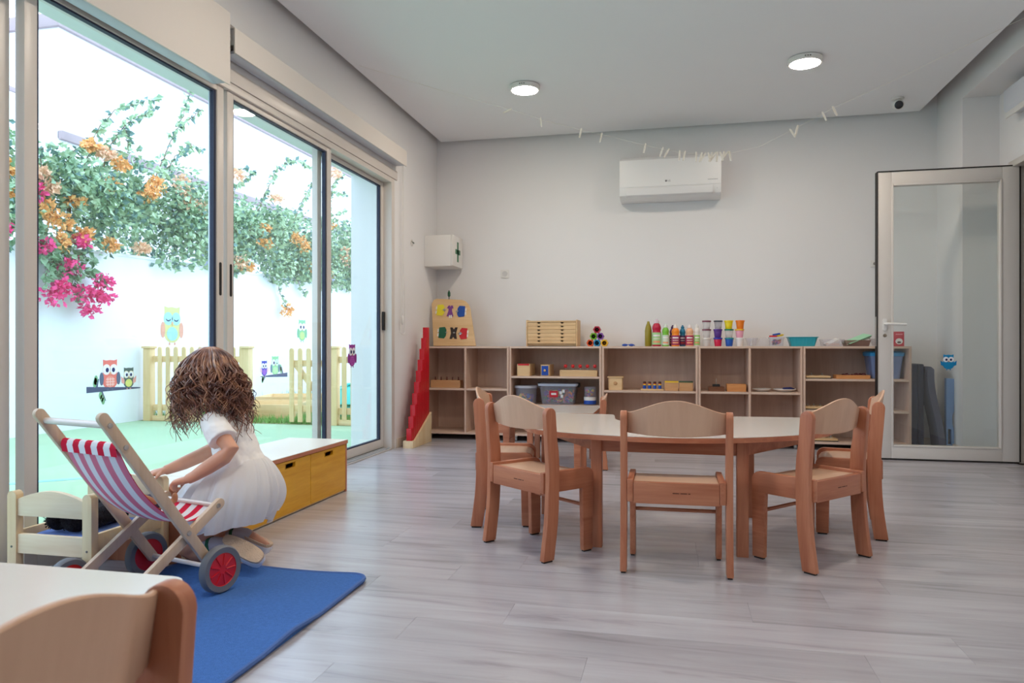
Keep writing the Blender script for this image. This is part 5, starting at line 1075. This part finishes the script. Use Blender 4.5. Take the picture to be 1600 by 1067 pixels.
# ---- toy pushchair
pc = thing('toy_pushchair', 'wooden dolls pushchair with red and white striped seat and red wheels', 'pushchair', (-1.684, 2.223, 0.012), R(-15))
M_PB = wood('pram_beech', (214, 190, 166), (200, 172, 146), 'z', rough=0.45)
def bar(a, b, x, wd=0.034, th=0.018, name='frame_bar'):
    a, b = Vector((0, a[0], a[1])), Vector((0, b[0], b[1])); d = (b - a).normalized(); n = Vector((0, -d.z, d.y)); L = (b - a).length
    ol = [(0, -wd / 2), (L, -wd / 2)] + [(L + wd / 2 * math.sin(R(q)), -wd / 2 * math.cos(R(q))) for q in range(20, 180, 20)] + [(L, wd / 2), (0, wd / 2)] + [(-wd / 2 * math.sin(R(q)), wd / 2 * math.cos(R(q))) for q in range(20, 180, 20)]
    return MB().prism(ol, lambda u, v, k: a + d * u + n * v + Vector((x - th / 2 + th * k, 0, 0))).build(name, M_PB, pc, bevel=0.003)
def bolt(x, y, z, s): MB().lathe([(0.002, 0), (0.0085, 0), (0.0075, s * 0.003), (0.002, s * 0.0034)], (x, y, z), 14, axis='x').build('bolt', M_STEEL, pc)
LB0, LB1 = (-0.385, 0.618), (0.006, 0.075); SB0, SB1 = (-0.275, 0.075), (0.045, 0.288)
for s in (-1, 1):
    bar(LB0, LB1, s * 0.158); bar(SB0, SB1, s * 0.138)
    for (yy, zz) in ((-0.368, 0.596), (-0.318, 0.526), (-0.098, 0.22)): bolt(s * 0.167, yy, zz, s)
    bolt(s * 0.147, 0.035, 0.282, s)
MB().cyl((-0.152, -0.368, 0.596), (0.152, -0.368, 0.596), 0.0105, 16).build('handle_rod', mat('rod_pale', (226, 212, 204), 0.25, coat=0.3), pc)
MB().cyl((-0.152, -0.318, 0.526), (0.152, -0.318, 0.526), 0.008, 12).build('top_rod', MATS['rod_pale'], pc)
MB().cyl((-0.132, 0.035, 0.282), (0.132, 0.035, 0.282), 0.008, 12).build('front_rod', MATS['rod_pale'], pc)
MB().cyl((-0.182, 0.006, 0.079), (0.182, 0.006, 0.079), 0.008, 14).build('axle', MATS['rod_pale'], pc)
MB().cyl((-0.18, -0.275, 0.068), (0.18, -0.275, 0.068), 0.008, 14).build('axle', MATS['rod_pale'], pc)
M_TYRE = mat('tyre_grey', (112, 114, 122), 0.55); M_HUB = mat('hub_red', (214, 24, 34), 0.3, coat=0.3)
for (yy, r) in ((0.006, 0.079), (-0.275, 0.068)):
    for s in (-1, 1):
        x = s * 0.190
        wl_ = MB().lathe([(r * 0.70, -0.014), (r * 0.93, -0.016), (r, -0.009), (r, 0.009), (r * 0.93, 0.016), (r * 0.70, 0.014)], (x, yy, r), 36, axis='x', cap=False).build('tyre', M_TYRE, pc)
        MB().lathe([(0.01, -0.012), (r * 0.68, -0.011), (r * 0.715, -0.014), (r * 0.715, 0.014), (r * 0.68, 0.011), (0.01, 0.012)], (x, yy, r), 36, axis='x').build('hub', M_HUB, wl_)
        for k in range(9):
            a = k * 2 * PI / 9; MB().tube([(x + s * 0.0125, yy + 0.014 * math.cos(a), r + 0.014 * math.sin(a)), (x + s * 0.0125, yy + r * 0.64 * math.cos(a), r + r * 0.64 * math.sin(a))], 0.0028, 5).build('spoke', M_HUB, wl_)
def stripes(name, c1, c2, tr):
    m = bpy.data.materials.new(name); m.use_nodes = True; nt = m.node_tree; N = nt.nodes; L = nt.links
    tc = N.new('ShaderNodeTexCoord'); sx = N.new('ShaderNodeSeparateXYZ'); L.new(tc.outputs['Object'], sx.inputs[0])
    mm = N.new('ShaderNodeMath'); mm.operation = 'MULTIPLY_ADD'; mm.inputs[1].default_value = 1 / 0.0613; mm.inputs[2].default_value = 12.2512; L.new(sx.outputs['X'], mm.inputs[0])
    fr = N.new('ShaderNodeMath'); fr.operation = 'FRACT'; L.new(mm.outputs[0], fr.inputs[0]); cp = N.new('ShaderNodeMath'); cp.operation = 'LESS_THAN'; cp.inputs[1].default_value = 0.5; L.new(fr.outputs[0], cp.inputs[0])
    mx = N.new('ShaderNodeMix'); mx.data_type = 'RGBA'; mx.inputs[6].default_value = srgb(*c2); mx.inputs[7].default_value = srgb(*c1); L.new(cp.outputs[0], mx.inputs[0])
    p = N['Principled BSDF']; p.inputs['Roughness'].default_value = 0.85; p.inputs['Specular IOR Level'].default_value = 0.1; L.new(mx.outputs[2], p.inputs['Base Color'])
    t = N.new('ShaderNodeBsdfTranslucent'); L.new(mx.outputs[2], t.inputs[0]); ms = N.new('ShaderNodeMixShader'); ms.inputs[0].default_value = tr
    L.new(p.outputs[0], ms.inputs[1]); L.new(t.outputs[0], ms.inputs[2]); L.new(ms.outputs[0], N['Material Output'].inputs[0])
    return m
ctl = [(-0.328, 0.532), (-0.315, 0.50), (-0.285, 0.440), (-0.24, 0.372), (-0.185, 0.312), (-0.125, 0.268), (-0.065, 0.248), (-0.015, 0.252), (0.020, 0.268), (0.034, 0.274)]
def cat(P, n=6):
    out = []
    for i in range(len(P) - 1):
        p0, p1, p2, p3 = [Vector((*P[min(max(i + k, 0), len(P) - 1)], 0)) for k in (-1, 0, 1, 2)]
        for j in range(n):
            t = j / n; q = 0.5 * ((2 * p1) + (p2 - p0) * t + (2 * p0 - 5 * p1 + 4 * p2 - p3) * t * t + (3 * p1 - p0 - 3 * p2 + p3) * t ** 3); out.append((q.x, q.y))
    out.append(P[-1]); return out
crv = cat(ctl); NXF = 20
def sheet(off, lo=0, hi=None, wdt=0.138):
    vs, fs = [], []; cv = crv[lo:hi]
    for i, (a, b) in enumerate(cv):
        p, q = cv[max(i - 1, 0)], cv[min(i + 1, len(cv) - 1)]; d = Vector((q[0] - p[0], q[1] - p[1])).normalized(); n = Vector((-d.y, d.x))
        for j in range(NXF + 1):
            u = -1 + 2 * j / NXF; dip = -0.012 * (1 - u * u) * math.sin(PI * min(1, (lo + i) / len(crv)))
            vs.append((u * wdt * (1 - 0.04 * math.sin(PI * i / len(cv))), a + n.x * (off + dip), b + n.y * (off + dip)))
    w_ = NXF + 1
    for i in range(len(cv) - 1):
        for j in range(NXF): fs.append((i * w_ + j, i * w_ + j + 1, (i + 1) * w_ + j + 1, (i + 1) * w_ + j))
    m = MB(); m._add(vs, fs); return m
sheet(0.0).build('seat_underside', stripes('stripe_under', (236, 146, 172), (240, 240, 246), 0.30), pc)
sheet(0.0022).build('seat_fabric', stripes('stripe_red', (226, 44, 74), (246, 242, 242), 0.2), pc)
hem = []
for a in range(-150, 181, 30): hem.append((-0.318 + 0.0115 * math.cos(R(a)), 0.526 + 0.0115 * math.sin(R(a))))
vs = [(-0.138 + 0.276 * j / NXF, y, z) for (y, z) in hem for j in range(NXF + 1)]
vs += [(-0.138 + 0.276 * j / NXF, y, z) for (y, z) in ((-0.3315, 0.520), (-0.326, 0.495)) for j in range(NXF + 1)]
fs = [(i * (NXF + 1) + j, i * (NXF + 1) + j + 1, (i + 1) * (NXF + 1) + j + 1, (i + 1) * (NXF + 1) + j) for i in range(len(hem) + 1) for j in range(NXF)]
mb = MB(); mb._add(vs, fs); mb.build('seat_hem', stripes('stripe_hem', (216, 36, 66), (240, 238, 242), 0.1), pc)

# ---- remeshed soft bodies
def soft(mb, name, m, parent, voxel=0.004, smooth=6, root=None):
    o = mb.build(name, m, parent, smooth=True)
    r = o.modifiers.new('remesh', 'REMESH'); r.mode = 'VOXEL'; r.voxel_size = voxel; r.use_smooth_shade = True
    s = o.modifiers.new('smooth', 'SMOOTH'); s.factor = 0.5; s.iterations = smooth
    return o
# doll sitting in the pushchair
dl = thing('rag_doll', 'small brown doll in a dark patterned dress sitting in the pushchair', 'doll', (-1.684 - 0.018, 2.223 - 0.048, 0.078), R(-15), None, 0.76)
mb = MB(); mb.sph((0.0, -0.205, 0.425), (0.036, 0.036, 0.04)); mb.tube([(0, -0.19, 0.385), (0, -0.155, 0.335), (0, -0.11, 0.305)], [0.02, 0.034, 0.036], 12)
for s in (-1, 1):
    mb.tube([(s * 0.02, -0.115, 0.305), (s * 0.035, -0.05, 0.30), (s * 0.045, 0.0, 0.31)], [0.022, 0.017, 0.013], 10); mb.sph((s * 0.046, 0.006, 0.325), (0.014, 0.014, 0.024)); mb.tube([(s * 0.03, -0.18, 0.375), (s * 0.06, -0.13, 0.345), (s * 0.07, -0.10, 0.325)], [0.014, 0.012, 0.011], 10)
soft(mb, 'body', mat('doll_skin', (176, 124, 92), 0.7), dl, 0.0035)
mb = MB(); mb.tube([(0, -0.183, 0.385), (0, -0.155, 0.337), (0, -0.10, 0.312), (0, -0.055, 0.312)], [0.03, 0.042, 0.05, 0.052], 16, flat=0.8); mb.build('dress', mat('doll_dress', (58, 56, 78), 0.9, noise_amt=0.8, noise_scale=70), dl)
mb = MB(); mb.sph((0, -0.213, 0.435), (0.041, 0.038, 0.042)); mb.build('hair', mat('doll_hair', (70, 46, 36), 0.9, bump=1, bump_scale=120), dl)
for s in (-1, 1): MB().sph((s * 0.013, -0.172, 0.43), 0.004, 8, 5).build('eye', M_BLACK, dl)

# ---- dolls' bed with plush
bd = thing('dolls_bed', 'pine dolls bed with arched footboard beside the window', 'bed', (-2.07, 2.25, 0)); BWX, BLY = 0.170, 0.19
for sx in (-1, 1):
    for sy, h in ((-1, 0.345), (1, 0.345)):
        x0 = sx * BWX - (0.036 if sx > 0 else 0); y0 = sy * BLY - (0.03 if sy > 0 else 0)
        o = MB().prism([(x0, 0), (x0 + 0.036, 0), (x0 + 0.036, h - 0.012)] + arc(x0 + 0.018, h - 0.018, 0.018, 18, 162, 6) + [(x0, h - 0.012)], lambda a, b, k: (a, y0 + 0.03 * k, b)).build('post', M_PINE, bd, bevel=0.003)
        MB().lathe([(0.001, 0), (0.004, 0), (0.004, -0.001), (0.001, -0.0012)], (x0 + 0.018, y0, 0.155), 10, axis='y').build('screw', M_SCREW, o)
for sy in (-1, 1):
    y0 = sy * (BLY - 0.015) - 0.009; xi = BWX - 0.036
    top = [(xi * (1 - 2 * i / 14), 0.318 + 0.03 * math.cos((1 - 2 * i / 14) * PI / 2)) for i in range(15)]
    MB().prism([(-xi, 0.260), (xi, 0.260)] + top, lambda a, b, k: (a, y0 + 0.018 * k, b)).build('end_panel', M_PINEX, bd, bevel=0.002)
    MB().box(-xi, xi, y0, y0 + 0.018, 0.132, 0.198).build('end_rail', M_PINEX, bd, bevel=0.002)
for sx in (-1, 1): MB().box(sx * (BWX - 0.018) - 0.008, sx * (BWX - 0.018) + 0.008, -BLY + 0.03, BLY - 0.03, 0.15, 0.205).build('side_rail', M_PINE, bd, bevel=0.002)
for i in range(6): MB().box(-BWX + 0.026, BWX - 0.026, -0.165 + i * 0.06, -0.130 + i * 0.06, 0.152, 0.160).build('slat', M_PINEX, bd)
ms = thing('doll_mattress', 'pale blue patterned mattress lying in the dolls bed', 'mattress', (-2.07, 2.25, 0.1605)); mb = MB()
mb.loft([rr3(0.11, 0.145, 0.02, 0), rr3(0.126, 0.155, 0.03, 0.006), rr3(0.126, 0.155, 0.03, 0.02), rr3(0.11, 0.14, 0.03, 0.029)]); mb.build('cushion', mat('mattress_blue', (120, 150, 226), 0.9, noise_amt=0.35, noise_scale=45), ms)
pl = thing('plush_toy', 'black curly plush toy lying in the dolls bed', 'plush toy', (-2.07, 2.25, 0.19)); mb = MB()
mb.sph((0.03, -0.02, 0.046), (0.07, 0.10, 0.044)); mb.sph((-0.055, -0.09, 0.045), (0.036, 0.045, 0.043)); mb.sph((0.0, 0.08, 0.052), (0.05, 0.045, 0.05)); mb.sph((0.06, 0.06, 0.035), (0.03, 0.04, 0.034)); mb.sph((0.02, -0.10, 0.04), (0.05, 0.035, 0.038))
M_FUR = mat('black_fur', (26, 24, 34), 0.85, 0.25, noise_amt=0.5, noise_scale=60, bump=1.0, bump_scale=150); soft(mb, 'body', M_FUR, pl, 0.005, 4)
fur = MB()
for c, r in (((0.03, -0.02, 0.046), (0.07, 0.10, 0.044)), ((-0.055, -0.09, 0.045), (0.036, 0.045, 0.043)), ((0.0, 0.08, 0.052), (0.05, 0.045, 0.05)), ((0.02, -0.10, 0.04), (0.05, 0.035, 0.038))):
    for _ in range(420):
        v = rv().normalized(); 
        if v.z < -0.55: continue
        p = Vector((c[0] + v.x * r[0], c[1] + v.y * r[1], c[2] + v.z * r[2])); d = (v + rv() * 0.5).normalized(); s = d.orthogonal().normalized() * 0.0022
        fur._add([p + s, p - s, p + d * 0.008 + rv() * 0.001, p + d * 0.011 + d.cross(s).normalized() * 0.005], [(0, 1, 2), (1, 3, 2)])
fur.build('fur', M_FUR, pl, smooth=False, kind='stuff')
mb = MB(); mb.tube([(-0.01, 0.09, 0.095), (-0.012, 0.092, 0.125), (-0.002, 0.094, 0.148)], [0.012, 0.017, 0.006], 10, flat=0.45); mb.build('ear', mat('plush_ear', (226, 140, 116), 0.8), pl)

# ================================================================== THE GIRL (kneels, faces -x, seen from behind her left)
gl_ = thing('person', 'kneeling curly haired child in white t-shirt and white tulle skirt reaching into the pushchair', 'person', (-1.63, 2.50, 0.008))
OG = Vector((-1.63, 2.50, 0))
SK = mat('skin', (224, 166, 138), 0.5, 0.35, sss=0.15, noise_amt=0.03, noise_scale=30)
b = MB(Matrix.Translation(-OG))
def ring_e(c, rx, ry, n=20, tilt=0): return [Vector(c) + Vector((rx * math.cos(2 * PI * k / n), ry * math.sin(2 * PI * k / n), tilt * math.cos(2 * PI * k / n))) for k in range(n)]
# torso
b.loft([ring_e((-1.625, 2.50, 0.285), 0.055, 0.075), ring_e((-1.625, 2.50, 0.33), 0.078, 0.092), ring_e((-1.64, 2.497, 0.40), 0.068, 0.082), ring_e((-1.655, 2.492, 0.46), 0.066, 0.080), ring_e((-1.675, 2.488, 0.53), 0.066, 0.086), ring_e((-1.69, 2.485, 0.575), 0.052, 0.080), ring_e((-1.70, 2.483, 0.60), 0.034, 0.045)])
b.tube([(-1.70, 2.483, 0.585), (-1.715, 2.48, 0.625), (-1.735, 2.478, 0.665)], [0.036, 0.032, 0.034], 14)
HC = Vector((-1.752, 2.475, 0.722))
b.sph(HC, (0.082, 0.072, 0.092), 22, 14); b.sph(HC + Vector((-0.038, 0, -0.045)), (0.052, 0.055, 0.052), 16, 10)          # skull, jaw
b.sph(HC + Vector((-0.086, 0, -0.022)), (0.012, 0.010, 0.012), 10, 6); b.tube([HC + Vector((-0.076, 0, 0.004)), HC + Vector((-0.09, 0, -0.02))], [0.006, 0.009], 8)   # nose
b.sph(HC + Vector((-0.082, 0, -0.052)), (0.010, 0.018, 0.006), 10, 6); b.sph(HC + Vector((-0.080, 0, -0.060)), (0.010, 0.015, 0.006), 10, 6)                   # lips
for s in (-1, 1): b.sph(HC + Vector((0.004, s * 0.074, -0.015)), (0.016, 0.008, 0.022), 10, 6); b.sph(HC + Vector((-0.06, s * 0.036, -0.03)), (0.02, 0.022, 0.02), 10, 6)  # ears, cheeks
# arms
b.tube([(-1.688, 2.425, 0.565), (-1.672, 2.392, 0.545), (-1.625, 2.372, 0.50), (-1.578, 2.360, 0.458), (-1.600, 2.350, 0.432), (-1.655, 2.336, 0.395), (-1.705, 2.325, 0.362), (-1.728, 2.320, 0.350)], [0.034, 0.034, 0.031, 0.028, 0.029, 0.027, 0.0205, 0.019], 14)
b.tube([(-1.695, 2.545, 0.565), (-1.715, 2.578, 0.54), (-1.755, 2.59, 0.485), (-1.80, 2.575, 0.425), (-1.83, 2.535, 0.402), (-1.862, 2.478, 0.380), (-1.890, 2.432, 0.364), (-1.90, 2.418, 0.360)], [0.034, 0.034, 0.031, 0.028, 0.028, 0.026, 0.020, 0.0185], 14)
# hands: palm slab + five fingers
def hand(wrist, fwd, side, curl, thumb_side):
    fwd = fwd.normalized(); side = (side - fwd * side.dot(fwd)).normalized(); dn = fwd.cross(side).normalized()
    if dn.z > 0: dn = -dn
    pc_ = wrist + fwd * 0.030
    rings = []
    for q, wv, hv in ((0.0, 0.018, 0.014), (0.014, 0.024, 0.014), (0.032, 0.027, 0.013), (0.048, 0.026, 0.010)):
        c = wrist + fwd * q; rings.append([c + side * wv * math.cos(2 * PI * k / 12) + dn * hv * math.sin(2 * PI * k / 12) for k in range(12)])
    b.loft(rings)
    for i, (ln, off) in enumerate(((0.036, -0.0195), (0.041, -0.0065), (0.038, 0.0065), (0.030, 0.0190))):
        p = wrist + fwd * 0.044 + side * off; path = [p]; d = fwd.copy(); a = 0
        for k, sg in enumerate((0.42, 0.33, 0.25)):
            a += curl[k]; d = fwd * math.cos(a) + dn * math.sin(a); path.append(path[-1] + d * ln * sg)
        b.tube(path, [0.0064, 0.0060, 0.0055, 0.0046], 8); b.sph(path[-1], 0.0047, 8, 5)
    p = wrist + fwd * 0.016 + side * thumb_side * 0.020; q = p + fwd * 0.016 + side * thumb_side * 0.012 + dn * 0.006; r = q + fwd * 0.014 + dn * 0.010
    b.tube([p, q, r], [0.0085, 0.0068, 0.0052], 8); b.sph(r, 0.0053, 8, 5)
hand(Vector((-1.730, 2.320, 0.349)), Vector((-0.9, -0.12, -0.22)), Vector((0.1, -1, 0.1)), (0.55, 0.9, 0.7), -1)
hand(Vector((-1.902, 2.416, 0.359)), Vector((-0.55, -0.8, -0.15)), Vector((0.8, -0.55, 0)), (0.2, 0.35, 0.3), 1)
# legs
for s in (-1, 1):
    y = 2.50 + s * 0.068
    b.tube([(-1.63, y, 0.315), (-1.69, y + s * 0.004, 0.22), (-1.775, y + s * 0.006, 0.09), (-1.80, y + s * 0.006, 0.058), (-1.775, y, 0.052), (-1.72, y, 0.064), (-1.65, y, 0.088)], [0.058, 0.055, 0.043, 0.040, 0.040, 0.038, 0.026], 14)
    b.tube([(-1.655, y, 0.09), (-1.63, y, 0.082), (-1.58, y - 0.008, 0.066), (-1.55, y - 0.012, 0.056)], [0.026, 0.025, 0.020, 0.014], 12)
soft(b, 'body', SK, gl_, 0.0032, 5)
for s in (-1, 1):
    e = MB(Matrix.Translation(-OG)); e.sph(HC + Vector((-0.071, s * 0.028, 0.0)), (0.008, 0.011, 0.009), 12, 8); eo = e.build('eye', M_WHITE, gl_)
    e = MB(Matrix.Translation(-OG)); e.sph(HC + Vector((-0.0765, s * 0.028, -0.001)), (0.0035, 0.0055, 0.0055), 10, 6); e.build('iris', mat('iris_brown', (70, 44, 30), 0.2), eo)
# t-shirt
M_TEE = mat('tee_white', (252, 249, 247), 0.9, 0.15, bump=0.25, bump_scale=60); m = MB(Matrix.Translation(-OG))
m.loft([ring_e((-1.627, 2.50, 0.372), 0.094, 0.108), ring_e((-1.632, 2.50, 0.385), 0.098, 0.110), ring_e((-1.642, 2.497, 0.42), 0.086, 0.098), ring_e((-1.655, 2.493, 0.47), 0.080, 0.092), ring_e((-1.675, 2.488, 0.53), 0.078, 0.097), ring_e((-1.69, 2.485, 0.578), 0.062, 0.090), ring_e((-1.70, 2.483, 0.603), 0.046, 0.055), ring_e((-1.705, 2.482, 0.61), 0.040, 0.046)])
m.tube([(-1.69, 2.44, 0.568), (-1.678, 2.398, 0.552), (-1.645, 2.378, 0.518), (-1.618, 2.368, 0.490)], [0.043, 0.046, 0.049, 0.053], 16)
m.tube([(-1.695, 2.53, 0.568), (-1.712, 2.572, 0.545), (-1.742, 2.585, 0.508), (-1.765, 2.588, 0.478)], [0.043, 0.046, 0.049, 0.052], 16)
sh = soft(m, 't_shirt', M_TEE, gl_, 0.0042, 5)
dsp = bpy.data.textures.new('shirt_folds', 'CLOUDS'); dsp.noise_scale = 0.05
dm = sh.modifiers.new('folds', 'DISPLACE'); dm.texture = dsp; dm.strength = 0.012; dm.mid_level = 0.5
# tulle skirt: three pleated layers
M_TUL = fabric_translucent('tulle', (253, 252, 253), 0.30)
def skirt(scale, zend, ph, amp, name):
    rings = []
    for i in range(26):
        t = i / 25; z = 0.408 + (zend - 0.408) * t
        r = (0.092 + 0.094 * (math.sin(t * PI * 0.62) / math.sin(PI * 0.62)) ** 0.8) * (1 + (scale - 1) * t)
        cx = -1.632 - 0.030 * t; cy = 2.500 - 0.012 * t; ring = []
        for k in range(150):
            a = 2 * PI * k / 150
            f = 1 + amp * (0.12 + t) ** 0.9 * (math.sin(13 * a + ph + 1.2 * math.sin(3 * a)) * 0.6 + math.sin(29 * a + ph * 2 + 2 * t) * 0.35) * (0.6 + 0.4 * math.sin(2 * a + ph))
            # sits fuller behind, tucked over the thighs in front
            full = 1.0 + 0.16 * t * max(0, -math.cos(a)) - 0.17 * t * max(0, math.cos(a))
            ring.append(Vector((cx + r * f * full * math.cos(a) - OG.x, cy + r * f * 0.90 * math.sin(a) - OG.y, z + 0.010 * t * math.sin(5 * a + ph) + (0.02 * t * t * math.sin(2 * a + 1 + ph)))))
        rings.append(ring)
    mm = MB(); mm.loft(rings, cap=False); return mm.build(name, M_TUL, gl_)
skirt(1.0, 0.180, 0.0, 0.22, 'skirt_layer'); skirt(0.88, 0.168, 1.7, 0.16, 'skirt_layer')
# shoes and socks
M_SOCK = mat('sock_grey', (176, 172, 184), 0.9); M_SOLE = mat('shoe_sole', (206, 180, 156), 0.8, bump=0.9, bump_scale=220, noise_amt=0.12, noise_scale=60); M_SHOE = mat('shoe_white', (226, 226, 236), 0.6)
for s in (-1, 1):
    y = 2.50 + s * 0.068 - 0.012 * (s < 0)
    heel, toe = (Vector((-1.640, y - 0.01, 0.115)), Vector((-1.468, y - 0.035, 0.052))) if s < 0 else (Vector((-1.70, y, 0.098)), Vector((-1.545, y, 0.045))); Lx = (toe - heel).normalized(); Wy = Vector((0, 1, 0)); Nn = Lx.cross(Wy).normalized(); Nn = Nn if Nn.z > 0 else -Nn
    if s < 0: Wy = (Wy + Nn * 0.75).normalized(); Nn = Lx.cross(Wy).normalized(); Nn = Nn if Nn.z > 0 else -Nn
    ln = (toe - heel).length; prof = []
    for k in range(28):
        a = 2 * PI * k / 28; u = 0.5 - 0.5 * math.cos(a); wv = (0.027 + 0.010 * u) * math.sin(a) * (1 + 0.12 * math.sin(PI * u)); wv = (0.027 + 0.009 * u) * (1 if math.sin(a) > 0 else -1) * abs(math.sin(a)) ** 0.55
        prof.append((u * ln, wv))
    so_ = MB(Matrix.Translation(-OG)); so_.prism(prof, lambda u, v, k: heel + Lx * u + Wy * v + Nn * (0.004 + 0.012 * k)); sole = so_.build('shoe_sole', M_SOLE, gl_, bevel=0.003)
    up = MB(Matrix.Translation(-OG)); rings = []
    for q, sc in ((0.005, 1.0), (-0.008, 1.02), (-0.022, 0.95), (-0.036, 0.78), (-0.044, 0.5)):
        rings.append([heel + Lx * (ln * 0.5 + (u - ln * 0.5) * (sc if u > ln * .5 else min(1, sc + 0.12))) + Wy * v * sc + Nn * q for u, v in prof])
    up.loft(rings); up.build('shoe', M_SHOE, gl_)
    so2 = MB(Matrix.Translation(-OG)); so2.tube([(-1.715, y, 0.074), (-1.685, y, 0.085), (-1.655, y, 0.085), (-1.63, y, 0.076)], [0.040, 0.036, 0.033, 0.03], 14); so2.build('sock', M_SOCK, gl_)
    so3 = MB(Matrix.Translation(-OG)); so3.tube([(-1.70, y, 0.080), (-1.688, y, 0.084)], [0.0395, 0.038], 14); so3.build('sock_band', mat('band_green', (24, 92, 66), 0.8), gl_)
# hair: cap plus curly locks
def hairmat():
    m = bpy.data.materials.new('curly_hair'); m.use_nodes = True; nt = m.node_tree; N = nt.nodes; L = nt.links; p = N['Principled BSDF']
    p.inputs['Roughness'].default_value = 0.36; p.inputs['Specular IOR Level'].default_value = 0.55
    tc = N.new('ShaderNodeTexCoord'); sx = N.new('ShaderNodeSeparateXYZ'); L.new(tc.outputs['Object'], sx.inputs[0])
    n = N.new('ShaderNodeTexNoise'); n.inputs['Scale'].default_value = 28; n.inputs['Detail'].default_value = 2; L.new(tc.outputs['Object'], n.inputs['Vector'])
    ad = N.new('ShaderNodeMath'); ad.operation = 'MULTIPLY_ADD'; ad.inputs[1].default_value = 0.0; ad.inputs[0].default_value = 0.0
    mr2 = N.new('ShaderNodeMapRange'); mr2.inputs['From Min'].default_value = 0.3; mr2.inputs['From Max'].default_value = 0.7; mr2.inputs['To Min'].default_value = 0.0; mr2.inputs['To Max'].default_value = 0.85; L.new(n.outputs['Fac'], mr2.inputs[0]); L.new(mr2.outputs[0], ad.inputs[2])
    cr = N.new('ShaderNodeValToRGB'); cr.color_ramp.elements[0].color = srgb(84, 56, 54); cr.color_ramp.elements[1].color = srgb(206, 156, 120); x = cr.color_ramp.elements.new(0.5); x.color = srgb(142, 98, 80)
    L.new(ad.outputs[0], cr.inputs[0]); L.new(cr.outputs[0], p.inputs['Base Color']); return m
M_HAIR = hairmat(); hm = MB(Matrix.Translation(-OG)); rh = random.Random(5)
cap = MB(Matrix.Translation(-OG)); cap.sph(HC + Vector((0.008, 0, 0.008)), (0.090, 0.083, 0.098), 28, 18)
cap.v = [p if True else p for p in cap.v]
cap.v = [Vector((max(p.x, HC.x - OG.x - 0.058), p.y, max(p.z, HC.z - 0.055))) for p in cap.v]
ho = cap.build('hair', M_HAIR, gl_)
for i in range(640):
    az = rh.uniform(0, 2 * PI)                                   # 0 = +x (back), pi = face
    face = abs((az - PI + PI) % (2 * PI) - PI)                   # distance from face direction
    face = abs(math.atan2(math.sin(az - PI), math.cos(az - PI)))
    if face < 0.28 and rh.random() < 0.75: continue
    el0 = rh.uniform(0.25, 1.45)
    back = 0.5 + 0.5 * math.cos(az)
    end = rh.uniform(0.53, 0.65) - 0.075 * back * rh.random() - (0.06 * rh.random() if face < 0.9 else 0)
    puff = rh.uniform(1.04, 1.24) if rh.random() < 0.7 else rh.uniform(1.2, 1.42)
    tw = rh.uniform(1.8, 4.2) * rh.choice((-1, 1)); ph = rh.uniform(0, 6.28); cr_ = rh.uniform(0.006, 0.018)
    P, n = [], 34; dirh = Vector((math.cos(az), math.sin(az), 0)); drift = Vector((rh.gauss(0, .012), rh.gauss(0, .012), 0))
    for k in range(n + 1):
        t = k / n
        if t < 0.42:
            el = el0 * (1 - t / 0.42); sc = 1.05 + (puff - 1.05) * (t / 0.42) ** 1.3
            p = HC + Vector((0.006, 0, 0.006)) + Vector((dirh.x * math.cos(el) * 0.088 * sc, dirh.y * math.cos(el) * 0.080 * sc, math.sin(el) * 0.098 * (1 + 0.04 * sc)))
            q0 = p
        else:
            u = (t - 0.42) / 0.58; p = q0 + Vector((dirh.x * 0.012 * math.sin(u * 2.2), dirh.y * 0.012 * math.sin(u * 2.2), (end - q0.z) * u)) + drift * u
            if back > 0.5: p += Vector((0.030 * u, 0, 0))
        rad = cr_ * min(1, max(0, (t - 0.12) / 0.5)) * (1 + 0.4 * t); a = ph + tw * 2 * PI * max(0, t - 0.12)
        tang = Vector((-dirh.y, dirh.x, 0)); p = p + tang * rad * math.cos(a) + (dirh * math.sin(a) + Vector((0, 0, 0.4 * math.sin(a)))) * rad
        P.append(p)
    th = rh.uniform(0.0024, 0.0050); hm.tube(P, [th * (1 - 0.75 * (k / n) ** 2) for k in range(n + 1)], 5, flat=0.6)
hm.build('hair_locks', M_HAIR, gl_, kind='stuff')
